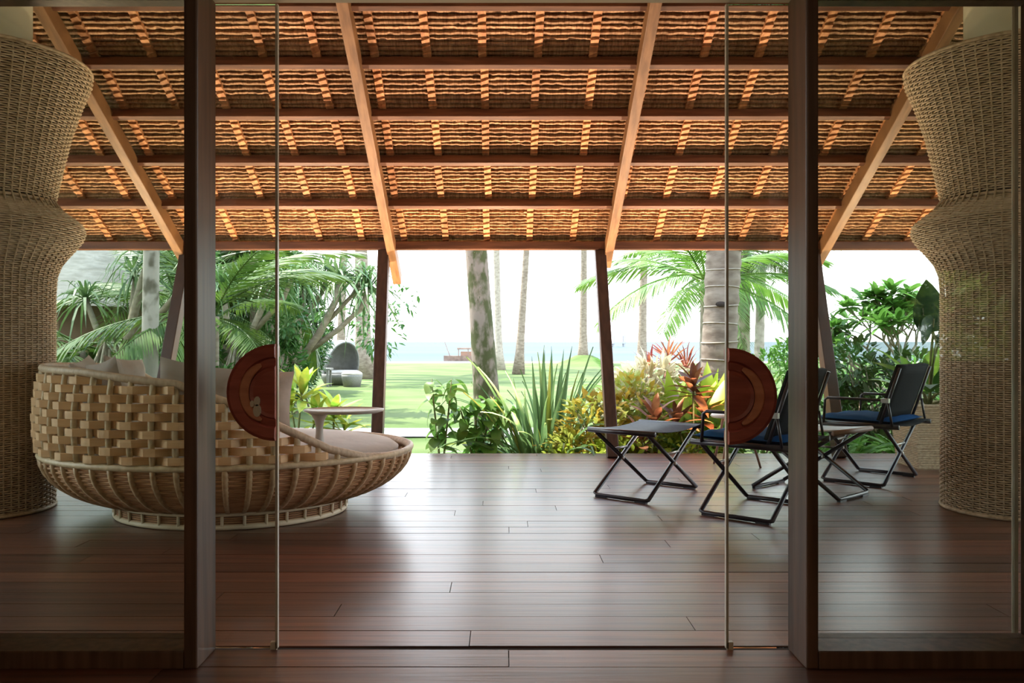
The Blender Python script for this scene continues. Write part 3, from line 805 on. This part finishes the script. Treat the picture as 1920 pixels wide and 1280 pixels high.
# left grove
palm('pale spotted palm trunk behind the daybed', up(279,284,470,10.2,5.4), .10, .095, M['spotbark'], 60, flare=.35, fscale=.7, nf=9)
palm('young coconut palm with long arching fronds beside the spotted palm trunk', [gp(395,11.2), gp(398,11.2,.6), gp(400,11.2,1.35)], .10, .08, M['bark'], 61, fm=FR, fscale=.78, elev=(-20,65), nf=14)
palm('low coconut palm with wide fronds near the thatched hut', [gp(150,12.5), gp(150,12.5,.4), gp(150,12.5,.85)], .10, .08, M['bark'], 62, fm=FR, fscale=.8, elev=(-30,40), nf=11)
palm('bushy dark palm behind the pale spotted trunk', [gp(330,14), gp(330,14,.6), gp(338,14,1.5)], .10, .08, M['bark'], 63, fm=FR, fscale=.9, elev=(-40,65), nf=16)
palm('tall-fronded palm between the pandanus trees', [gp(480,15), gp(478,15,1), gp(476,15,2.6)], .10, .08, M['bark'], 64, fm=FR, fscale=.9, elev=(-50,60), nf=16)

def rosette_mesh(seed, n, L, W):
    g = random.Random(seed); m = MB()
    for i in range(n):
        az = i*2.399; f = i/n; el = R(-25+100*f); d = Vector((math.cos(az)*math.cos(el), math.sin(az)*math.cos(el), math.sin(el)))
        l = L*g.uniform(.75,1.15); rows = []; side = Vector((-math.sin(az),math.cos(az),0)); brk = g.uniform(.35,.6)
        for q in range(6):
            t = q/5; p = d*l*t*(1-.25*t) + Vector((0,0,-1))*l*(.85*max(0,t-brk*.5)**1.5); w = W/2*(1-t**2.2)*(.6+.4*min(1,t*4))
            rows.append([p-side*w, p+side*w])
        m.strip(rows)
    return m.mesh('leaf_rosette', M['pandan'])
RM = [rosette_mesh(s, 38, 1.0, .05) for s in range(3)]
def pandanus(label, base, br, seed, rs=1.0, roots=9):
    g = random.Random(seed); t = thing('pandanus_tree', label, 'tree', base); b = Vector(base)
    for pts, r in br:
        pts = [(p[0],p[1],p[2]*.76) for p in pts]; w = [b+Vector(p) for p in pts]; part('branch', MB().tube(w, [r*(1-.35*i/(len(w)-1)) for i in range(len(w))], 8), M['pbranch'], t, True)
        s = rs*g.uniform(.85,1.15)
        if len(pts) > 2: obj('leaf_rosette', RM[g.randrange(3)], t, Vector(pts[-1]), (g.uniform(-.3,.3),g.uniform(-.3,.3),g.uniform(0,6)), (s,s,s))
    for i in range(roots):
        a = g.uniform(0,2*PI); q = g.uniform(.7,1.5); rr = g.uniform(.25,.55)
        part('prop_root', MB().tube([b+Vector((.05*math.cos(a),.05*math.sin(a),q)), b+Vector((rr*.6*math.cos(a),rr*.6*math.sin(a),q*.55)), b+Vector((rr*math.cos(a),rr*math.sin(a),0))], [.022,.02,.022], 5), M['pbranch'], t, True)
pandanus('pandanus tree with pale forking limbs and prop roots near the thatched hut', gp(205,11.6),
    [([(0,0,0),(.1,0,1.1)],.11), ([(.1,0,1.1),(.28,0,1.9),(.42,.1,2.9),(.5,.2,3.4)],.08), ([(.12,0,1.2),(.65,-.1,2.1),(1.05,-.1,2.7),(1.3,-.1,3.2)],.06), ([(.1,0,1.1),(-.25,.2,1.9),(-.5,.3,2.6)],.06), ([(.3,0,1.9),(.2,.3,2.6),(.15,.5,3.1)],.05)], 1, 1.0, 12)
pandanus('leaning pandanus tree with hanging strap leaves behind the hooded garden seat', gp(545,15),
    [([(0,0,0),(.15,0,1.2)],.13), ([(.15,0,1.2),(.55,0,2.0),(.85,0,2.8),(.9,.1,3.35)],.08), ([(.3,0,1.5),(.9,.1,2.1),(1.3,.1,2.6),(1.45,.1,3.1)],.06), ([(.15,0,1.2),(.1,.2,2.2),(.2,.3,3.2)],.07), ([(.15,0,1.2),(-.4,.1,2.1),(-.6,.1,3.1)],.07), ([(.5,0,2.0),(1.1,.2,2.9),(1.35,.2,3.4)],.05), ([(.1,.2,2.2),(.5,.4,3.0),(.6,.5,3.6)],.05)], 2, 1.15, 6)
pandanus('pandanus tree with a thicket of prop roots beside the arching coconut palm', gp(448,13),
    [([(0,0,0),(.05,0,1.3)],.10), ([(.05,0,1.3),(.25,0,2.1),(.5,.1,3.0)],.07), ([(.05,0,1.3),(-.2,0,2.2),(-.3,.1,3.0)],.07), ([(.25,0,2.0),(.7,.1,2.7),(.85,.1,3.2)],.05)], 3, 1.0, 14)

# background broadleaf trees, left grove
def tree(label, base, H, lobes, n, L, W, mt_, seed, r=.12):
    g = random.Random(seed); t = thing('broadleaf_tree', label, 'tree', base); b = Vector(base); m = MB(); sm = MB()
    tot = sum(q[1][0]*q[1][2] for q in lobes)
    part('trunk', MB().tube([b, b+Vector((.1,0,H*.5)), b+Vector((0,.1,H))], [r*1.3,r,r*.6], 8), M['twig'], t, True)
    for c, rd in lobes:
        cc = b+Vector(c); cloud(m, cc, rd, int(n*rd[0]*rd[2]/tot), L, W, g, .1, .35, 2, .45)
        sm.tube([b+Vector((0,0,H*.55)), (b+cc)/2+Vector((0,0,H*.35)), cc], [r*.5,r*.35,r*.15], 5)
    part('crown', m, mt_, t, kind='stuff'); part('limbs', sm, M['twig'], t, kind='stuff')
tree('dark dense tree filling the grove behind the thatched hut side', gp(335,21.5), 3.2, [((0,0,1.6),(1.8,1.0,1.5)),((.5,0,3.4),(1.5,1.0,1.5)),((-2.3,.5,1.0),(1.6,.8,1.1))], 6500, .32, .12, M['darkleaf'], 71)
tree('dark dense tree behind the fork-limbed pandanus in the middle of the grove', gp(500,21.5), 3.2, [((0,0,1.2),(1.3,1.0,1.3)),((-.3,0,3.0),(1.5,1.0,1.5)),((.9,.2,2.0),(.7,.7,.8))], 4500, .30, .11, M['darkleaf'], 72)
tree('mid-green tree behind the young coconut palm', gp(420,16), 2.5, [((0,0,1.2),(1.1,.8,1.2)),((.2,0,3.0),(1.3,.9,1.2))], 3500, .28, .10, M['midleaf'], 73)
tree('small airy tree beside the stout palm', gp(712,24), 3.0, [((0,0,1.6),(.9,.7,.7)),((.5,0,2.6),(.7,.5,.5)),((-.5,.2,2.2),(.6,.5,.6))], 330, .22, .10, M['midleaf'], 74, .05)
# shrubs, left
shrub('leafy_shrub','bright leafy shrub just beyond the daybed pillows', gp(215,9.6), [((0,0,.55),(.65,.35,.38)),((.6,.1,.45),(.45,.3,.32)),((-.6,0,.6),(.4,.3,.4))], 1500, .16, .075, M['brightleaf'], 81)
shrub('leafy_shrub','dark leafy shrub behind the pale spotted trunk', gp(330,11), [((0,0,.6),(.7,.4,.65)),((.6,.1,.5),(.5,.3,.5))], 1300, .17, .07, M['midleaf'], 82)
shrub('leafy_shrub','green shrub below the prop roots of the pandanus', gp(440,10.6), [((0,0,.5),(.6,.35,.4)),((-.5,0,.4),(.4,.3,.35))], 1100, .13, .06, M['brightleaf'], 83)
shrub('leafy_shrub','dense fine-leaved shrub beside the hooded garden seat', gp(520,20), [((0,0,.75),(1.1,.7,.8)),((.7,0,1.5),(.7,.6,.7)),((-.9,.1,1.0),(.8,.6,.8))], 3200, .17, .07, M['midleaf'], 84)
shrub('leafy_shrub','tall loose shrub near the leaning pandanus', gp(520,14), [((0,0,.8),(.55,.4,.7)),((.1,0,1.7),(.4,.4,.5))], 1500, .16, .06, M['midleaf'], 85)
shrub('leafy_shrub','dark bushy shrub between hooded garden seat and pandanus', gp(570,22), [((0,0,1.0),(.6,.5,.7)),((.4,0,1.7),(.4,.4,.4))], 1100, .2, .08, M['darkleaf'], 86)
shrub('leafy_shrub','shaded undergrowth shrub by the thatched hut', gp(130,13), [((0,0,.5),(.9,.5,.7)),((.9,.3,.5),(.8,.4,.6))], 1500, .2, .07, M['midleaf'], 87)

# thatched hut far left
hut = thing('thatched_hut', 'grey thatched garden hut seen through the palms', 'hut', (-9.2,16.5,GZ))
part('roof', MB().lathe([(2.6,2.0),(2.1,2.8),(1.4,3.9),(.5,5.2),(0,5.5)], 24, (-9.2,16.5,GZ)), M['hutthatch'], hut, True)
for q in range(6):
    a = R(30+60*q); part('hut_post', MB().tube([(-9.2+2.0*math.cos(a),16.5+2.0*math.sin(a),GZ),(-9.2+2.0*math.cos(a),16.5+2.0*math.sin(a),GZ+2.6)], .09, 8), M['twig'], hut)
part('wall_panel', MB().lathe([(1.7,0),(1.7,2.2)], 12, (-9.2,16.5,GZ)), M['clay'], hut)

# ------------------------------------------------------------------ plants at the deck edge
TI = [leaf_mesh(.42,.11,d_,M['tiyellow'],i) for i, d_ in enumerate((.35,.6,.2))]
rosette_plant('ti_plant','yellow-green ti plant behind the daybed pillow', gp(566,8.2), [((0,0,.82),16),((-.14,.1,.66),12),((.12,.1,.55),8)], TI, 0, 91, (0,80))
rosette_plant('ti_plant','smaller yellow-edged ti plant behind the pedestal tray table', gp(626,8.3), [((0,0,.60),15),((.1,.05,.45),10)], TI, 0, 92, (0,80), (.7,1.0))
HL = [leaf_mesh(.17,.13,d_,M['heart'],i,.15,6,True) for i, d_ in enumerate((.5,.8,.3))]
HB = [leaf_mesh(.17,.13,d_,M['brightleaf'],i,.15,6,True) for i, d_ in enumerate((.5,.8,.3))]
def vine(label, base, H, spread, n, meshes, seed, lean=0.0, stems=1):
    g = random.Random(seed); t = thing('heart_leaf_plant', label, 'plant', base); b = Vector(base)
    for s in range(stems):
        ox = (s-(stems-1)/2)*spread; pts = [b, b+Vector((ox*.5+lean*.3,0,H*.4)), b+Vector((ox+lean*.7,0,H*.75)), b+Vector((ox*1.2+lean,0,H*(1-.12*abs(s-(stems-1)/2))))]
        part('stem', MB().tube(pts, [.012,.010,.008,.005], 6), M['stem'], t, True)
        for i in range(n):
            f = .25+.75*i/n; k3 = f*3; a = min(2,int(k3)); p = pts[a].lerp(pts[a+1],k3-a)-b
            az = i*2.4+g.uniform(-.5,.5); L = g.uniform(.04,.12)
            add_leaf(g.choice(meshes), t, p+Vector((math.cos(az)*L*.3,math.sin(az)*L*.3,.01)), az, R(g.uniform(-45,25)), g.uniform(.6,1.1), g.uniform(-.5,.5))
vine('upright heart-leaved plant at the deck edge in front of the lawn', gp(828,7.75), 1.05, .16, 22, HL, 95, .0, 2)
vine('spreading bright heart-leaved plant at the foot of the mossy palm', gp(895,7.85), .86, .14, 22, HB, 96, .08, 4)
# blade clump
bl = thing('blade_leaf_clump','tall clump of sword-like green blades at the deck edge','plant', gp(1022,8.0)); g = random.Random(101)
def blade_mesh(L, W, bend, mt_):
    m = MB(); rows = []
    for i in range(11):
        q = i/10; w = W/2*(1-q**2.5)*(.75+.25*min(1,q*5)) if i < 10 else 0
        a = bend*q*q; rows.append([(L*q*math.cos(a*.6),-w,-L*q*math.sin(a)*.55+.012),(L*q*math.cos(a*.6),0,-L*q*math.sin(a)*.55),(L*q*math.cos(a*.6),w,-L*q*math.sin(a)*.55+.012)])
    m.strip(rows); return m.mesh('blade', mt_, True)
BL = [blade_mesh(1.2,.062,b_,M['blade']) for b_ in (.15,.35,.7,1.1)] + [blade_mesh(1.1,.05,b_,M['bladeyellow']) for b_ in (.3,.9)]
for i in range(140):
    az = g.uniform(0,2*PI); f = g.random(); el = R(87-58*f**1.2); me = BL[min(3,int(f*4.2))] if g.random() < .82 else BL[4+(f > .5)]
    rr = g.uniform(0,.22); s = g.uniform(.55,1.2)*(1-.12*f)
    add_leaf(me, bl, (math.cos(az)*rr*1.2, math.sin(az)*rr*.6, -.02), az, el, s, g.uniform(-.6,.6), 'blade')
# crotons and yellow shrubs
shrub('croton_shrub','yellow-orange croton shrub beside the tall clump of blades', gp(1118,7.85), [((0,0,.45),(.38,.28,.38)),((.35,.15,.62),(.35,.28,.40)),((-.25,-.1,.25),(.28,.22,.25))], 1500, .16, .045, M['croton'], 111)
shrub('croton_shrub','cream-leaved variegated croton between post and copper-leaved plants', gp(1195,8.4), [((0,0,.65),(.30,.25,.42)),((.2,.1,.85),(.25,.2,.3))], 420, .24, .075, M['cream'], 112)
shrub('leafy_shrub','low lime-green shrub at the deck edge below the croton', gp(1180,7.6), [((0,0,.22),(.45,.2,.22)),((.5,.05,.25),(.4,.2,.25)),((-.45,0,.2),(.35,.2,.2))], 900, .12, .055, M['lime'], 113)
shrub('croton_shrub','orange-tinged croton behind the copper-leaved plants', gp(1340,8.7), [((0,0,.45),(.4,.25,.4)),((-.2,.1,.7),(.3,.25,.25))], 600, .18, .05, M['croton'], 114)
shrub('leafy_shrub','low shaded green shrub along the deck edge below the folding armchairs', gp(1420,7.7), [((0,0,.25),(.5,.22,.28)),((.6,.05,.25),(.5,.22,.25)),((-.5,0,.3),(.4,.22,.3))], 1000, .13, .05, M['brightleaf'], 115)
CP = [leaf_mesh(.34,.10,d_,M['copper'],i) for i, d_ in enumerate((.35,.6,.15))]
rosette_plant('copper_leaf_plant','shorter copper-brown leafed plant beside the navy footstool', gp(1228,7.5), [((0,0,.62),16),((-.12,0,.42),10)], CP, 0, 121, (0,80))
rosette_plant('copper_leaf_plant','taller copper-brown leafed plant in front of the thick ringed trunk', gp(1300,7.6), [((0,0,.92),20),((.12,.05,.66),14),((-.16,0,.58),12)], CP, 0, 122, (-5,80))
BN = [leaf_mesh(1.28,.25,d_,M['lime'],i,.3,9) for i, d_ in enumerate((.10,.20,.30))]
rosette_plant('birds_nest_fern','lime-green fern with broad upright leaves in front of the thick ringed trunk', gp(1328,8.1), [((0,0,.12),13)], BN, 0, 123, (66,88), (.85,1.2), stemr=.03)
rosette_plant('birds_nest_fern','lime-green broad-leaved fern between croton and copper-leaved plants', gp(1262,8.05), [((0,0,.1),9)], BN, 0, 124, (64,88), (.8,1.05), stemr=.03)
RD = [leaf_mesh(.36,.035,d_,M['redleaf'],i) for i, d_ in enumerate((.4,.7,.1))]
rosette_plant('red_dracaena','red spiky-leaved dracaena behind the copper-leaved plants', gp(1252,8.7), [((0,0,1.15),34),((.22,.1,1.05),28),((-.18,.05,1.0),24)], RD, 0, 125, (-15,85), (.8,1.2))

# right side plants
FG = random.Random(130)
fm_ = frond_mesh(40, .62, .7, .11, 26, M['brightleaf'], .022, .2); fm2 = frond_mesh(41, .62, 1.0, .11, 26, M['brightleaf'], .022, .2)
for i, (px, Y, lab) in enumerate(((1590,7.75,'feathery fern at the deck edge below the grey footstool'),(1650,7.65,'feathery fern at the deck edge behind the armchair by the planter'),(1705,7.85,'feathery fern at the deck edge by the wicker planter'),(1520,7.8,'feathery fern at the deck edge at the foot of a leaning post'))):
    t = thing('fern', lab, 'fern', gp(px,Y), 'ferns along the deck edge')
    for q in range(18): add_leaf((fm_,fm2)[q%2], t, (0,0,.02), q*2.4+FG.uniform(-.3,.3), R(FG.uniform(15,75)), FG.uniform(.75,1.25), FG.uniform(-.2,.2), 'frond')
shrub('leafy_shrub','glossy dark-leaved shrub behind the armchair by the wicker planter', gp(1655,8.3), [((0,0,.75),(.35,.3,.45)),((-.25,0,1.1),(.25,.22,.3)),((.35,.1,.95),(.3,.25,.35)),((-.3,0,.5),(.3,.25,.35))], 1100, .13, .045, M['darkleaf'], 131)
shrub('leafy_shrub','glossy green shrub by the leaning post near the frangipani', gp(1585,8.6), [((0,0,.5),(.4,.3,.45)),((.05,0,1.0),(.25,.22,.35))], 800, .14, .05, M['midleaf'], 132)
shrub('leafy_shrub','rounded bright shrub on the lawn behind the two young drooping palms', gp(1462,12), [((0,0,.7),(.55,.4,.6)),((.3,0,1.1),(.4,.3,.35))], 1000, .15, .05, M['brightleaf'], 133)
shrub('leafy_shrub','sunlit shrub on the lawn beyond the frangipani tree', gp(1640,14), [((0,0,.5),(1.0,.5,.5)),((.9,0,.6),(.7,.5,.5))], 1500, .15, .05, M['brightleaf'], 134)
# frangipani
FRP = random.Random(140); fb = Vector(gp(1692,10.2)); fr_ = thing('frangipani_tree','frangipani tree with bare forking branches and leaf clusters beside the wicker column','tree', fb)
def cluster_mesh(seed):
    g = random.Random(seed); m = MB()
    for i in range(13):
        az = i*2.4; el = R(g.uniform(-20,60)); d_ = Vector((math.cos(az)*math.cos(el),math.sin(az)*math.cos(el),math.sin(el)))
        m.blade(d_*.02, d_, (0,0,1), g.uniform(.17,.27), .075, .25, 4, .2)
    return m.mesh('leaf_cluster', M['brightleaf'])
CLM = [cluster_mesh(s) for s in range(3)]
def branch(p, d_, L, r, lev):
    e = p + d_*L; mid = (p+e)/2 + rv(FRP,.03)
    part('branch', MB().tube([p, mid, e], [r, r*.85, r*.7], 6), M['twig'], fr_, True)
    if lev == 0:
        s = FRP.uniform(.8,1.2); obj('leaf_cluster', FRP.choice(CLM), fr_, e-fb, (FRP.uniform(-.3,.3),FRP.uniform(-.3,.3),FRP.uniform(0,6)), (s,s,s)); return
    n = 3 if FRP.random() < .55 else 2
    for i in range(n):
        q = FRP.uniform(0,2*PI); nd = (d_*.8 + Vector((math.cos(q)*.85, math.sin(q)*.5, .30))*.8).normalized()
        branch(e, nd, L*FRP.uniform(.62,.9), r*.68, lev-1)
part('branch', MB().tube([fb, fb+Vector((.03,0,.3)), fb+Vector((0,0,.62))], [.06,.05,.042], 8), M['twig'], fr_, True)
for dd in ((-.9,.1,.55),(-.45,.2,.95),(.15,.2,1.0),(.7,-.1,.7),(-.2,-.3,1.0)):
    branch(fb+Vector((0,0,.60)), Vector(dd).normalized(), .46, .030, 3)
# planter with large-leaved plant
pl = thing('wicker_planter','square tapered wicker planter beside the wicker column','planter',(3.42,6.42,0))
def frus(m, c, w0, w1, z0, z1):
    k = len(m.v)
    for w, z in ((w0,z0),(w1,z1)):
        m.v += [(c[0]-w,c[1]-w,z),(c[0]+w,c[1]-w,z),(c[0]+w,c[1]+w,z),(c[0]-w,c[1]+w,z)]
    m.f += [tuple(k+i for i in q) for q in ((0,3,2,1),(0,1,5,4),(1,2,6,5),(2,3,7,6),(3,0,4,7))]
    return m
fr = frus(MB(), (3.42,6.42), .17, .215, .0, .50); part('basket', fr, M['planter'], pl)
wv = MB()
for i in range(36):
    z = .012+i*.0136; w = .17+.045*z/.5+.003
    wv.ring([(3.42+w*cx, 6.42+w*cy, z) for cx, cy in ((-1,-1),(-.33,-1),(.33,-1),(1,-1),(1,0),(1,1),(0,1),(-1,1),(-1,0))], .0055, 4)
part('planter_cords', wv, M['planter'], pl, kind='stuff')
part('rim', MB().ring([(3.42+.218*cx, 6.42+.218*cy, .5) for cx, cy in ((-1,-1),(1,-1),(1,1),(-1,1))], .014, 6), M['planter'], pl)
part('soil', MB().box(3.22,3.62,6.22,6.62,.44,.475), M['soil'], pl)
pp = thing('broad_leaf_plant','tall dark broad-leaved plant growing in the wicker planter','plant',(3.42,6.42,.475))
PHD = [leaf_mesh(.42,.26,d_,M['philo'],i,.12,8,True) for i, d_ in enumerate((.35,.15))]
PHB = [leaf_mesh(.46,.20,d_,M['midleaf'],i,.2,8) for i, d_ in enumerate((.35,.6))]
def stalk(p, az, el, me, s, roll=0):
    part('leaf_stalk', MB().tube([Vector((3.42,6.42,.47)), Vector((3.42,6.42,.47))+Vector((p[0]*.35,p[1]*.35,p[2]*.6)), Vector((3.42,6.42,.475))+Vector(p)], [.011,.009,.006], 6), M['stem'], pp, True)
    add_leaf(me, pp, p, az, el, s, roll)
stalk((-.08,-.22,.70), R(185), R(-48), PHD[0], .62, R(70))
stalk((-.07,-.20,.60), R(175), R(80), PHD[1], 1.0, R(80))
stalk((.02,-.20,.78), R(0), R(35), PHD[1], .8, R(-60))
stalk((-.02,-.22,.60), R(-20), R(-55), PHD[0], .75, R(-60))
for i in range(12):
    az = i*2.4; stalk((.12*math.cos(az),.12*math.sin(az),.06+.03*(i%5)), az, R(30+(i*17)%55), PHB[i%2], .75+.05*(i%5))

# ------------------------------------------------------------------ garden seat, bench, boat, pavilion
sb = Vector(gp(640,25)); cs = thing('hooded_seat','grey hooded round garden seat under the stout palm','garden seat', sb)
part('base', MB().lathe([(.0,0),(.50,0),(.62,.22),(.66,.34),(.60,.36),(0,.36)], 32, sb), M['basket'], cs, True)
part('seat_cushion', MB().lathe([(0,.46),(.5,.45),(.58,.41),(.58,.36),(0,.36)], 32, sb), M['fabric'], cs, True)
hd = MB(); rows = []; fwd = Vector((.72,-.69,0)); sdv = Vector((.69,.72,0))
for i in range(11):
    ph = R(-22+108*i/10); r = []
    for j in range(17):
        b = PI*j/16; sc_ = 1 + .02*math.cos(PI*i)        # slight pleats of the folding hood
        r.append(tuple(sb + Vector((0,0,.36)) + sdv*(-.60*math.cos(b)*sc_) + (Vector((0,0,1))*(1.02*math.cos(ph)) - fwd*(.66*math.sin(ph)))*(math.sin(b)**.8*sc_)))
    rows.append(r)
hd.strip(rows); hd_o = part('hood', hd, M['canopy'], cs, True)
md = hd_o.modifiers.new('solid','SOLIDIFY'); md.thickness = .02
part('hood_bow', MB().tube(rows[0], .028, 6), M['canopy'], cs, True)
ft = Vector(gp(660,23.9)); pf = thing('round_pouf','small round grey woven pouf in front of the hooded garden seat','pouf', ft)
part('body', MB().lathe([(0,0),(.25,0),(.31,.30),(.31,.36),(0,.36)], 24, ft), M['basket'], pf, True)
part('top_cushion', MB().lathe([(0,.45),(.26,.44),(.31,.40),(.30,.36),(0,.36)], 24, ft), M['fabric'], pf, True)
bb = Vector(gp(592,24)); be = thing('garden_table','low grey garden table beside the hooded seat','table', bb)
part('table_top', MB().box(bb.x-.5,bb.x+.48,bb.y-.25,bb.y+.25,GZ+.50,GZ+.55), M['basket'], be)
for sx in (-.42,.40):
    for sy in (-.2,.2): part('leg', MB().box(bb.x+sx-.03,bb.x+sx+.03,bb.y+sy-.03,bb.y+sy+.03,GZ,GZ+.50), M['basket'], be)
wbn = Vector(gp(420,9.2)); wt = thing('white_bench','white garden bench slab just beyond the daybed','bench', wbn)
part('bench_top', MB().box(wbn.x-.35,wbn.x+.22,wbn.y-.18,wbn.y+.18,.55,.62), M['white'], wt)
for sx in (-.28,.14): part('leg', MB().box(wbn.x+sx-.03,wbn.x+sx+.03,wbn.y-.12,wbn.y+.12,GZ,.55), M['white'], wt)
# boat on the shore
bo = Vector(((868-CX)/F*58.5,58.5,-.48)); bt = thing('wooden_boat','dark wooden boat with roof and thin mast at the shoreline','boat', bo)
hm = MB(); rows = []
for i in range(9):
    x = -1.4+2.9*i/8; w = .45*math.sin(PI*min(1,max(.08,i/8*.9+.08)))**.6
    rows.append([(bo.x+x,bo.y-w,bo.z+.45),(bo.x+x,bo.y-w*.6,bo.z+.05),(bo.x+x,bo.y+w*.6,bo.z+.05),(bo.x+x,bo.y+w,bo.z+.45),(bo.x+x,bo.y,bo.z+.42),(bo.x+x,bo.y-w,bo.z+.45)])
hm.strip(rows); part('hull', hm, M['boat'], bt)
part('cabin', MB().box(bo.x-.15,bo.x+1.2,bo.y-.35,bo.y+.35,bo.z+.42,bo.z+.75), M['leather'], bt)
part('cabin_roof', MB().box(bo.x-.4,bo.x+1.35,bo.y-.45,bo.y+.45,bo.z+.9,bo.z+1.02), M['boat'], bt)
for sx in (-.3,.4,1.2): part('roof_post', MB().box(bo.x+sx-.03,bo.x+sx+.03,bo.y-.38,bo.y-.32,bo.z+.42,bo.z+.9), M['boat'], bt)
part('mast', MB().tube([(bo.x-.95,bo.y,bo.z+.4),(bo.x-1.65,bo.y,bo.z+2.3)], [.03,.015], 6), M['boat'], bt)
pvp = Vector(((1160-CX)/F*230,230,GZ-.16)); pv = thing('sea_pavilion','distant two-tiered pavilion standing on stilts in the sea','pavilion', pvp)
for sx in (-1.5,1.5):
    for sy in (-1.5,1.5): part('stilt', MB().box(pvp.x+sx-.15,pvp.x+sx+.15,pvp.y+sy-.15,pvp.y+sy+.15,pvp.z-.5,pvp.z+3.2), M['darkroof'], pv)
part('platform', MB().box(pvp.x-1.8,pvp.x+1.8,pvp.y-1.8,pvp.y+1.8,pvp.z+.9,pvp.z+1.15), M['darkroof'], pv)
part('lower_roof', MB().lathe([(2.4,3.1),(1.4,3.9),(1.3,4.1)], 4, pvp), M['darkroof'], pv)
part('upper_roof', MB().lathe([(1.7,4.5),(.9,5.3),(0,5.7)], 4, pvp), M['darkroof'], pv)
part('lantern_wall', MB().box(pvp.x-.9,pvp.x+.9,pvp.y-.9,pvp.y+.9,pvp.z+3.9,pvp.z+4.6), M['white'], pv)
# greenery outside the back windows of the room
shrub('leafy_shrub','yellow-green shrub outside the rear window, reflected in the glass beside the wicker column', (5.2,-4.6,GZ), [((0,0,1.5),(1.0,.5,.7)),((.3,-.3,.8),(.8,.5,.7))], 700, .28, .06, M['lime'], 151)
tree('dark backdrop tree added outside the rear window to block the sky reflection', (5.8,-7.2,GZ), 3, [((0,0,1.5),(3.2,1.0,1.8)),((0,0,3.4),(3.2,1.0,1.6))], 9000, .34, .16, M['darkleaf'], 153)  # unseen tree added to keep bright sky out of the pane reflection
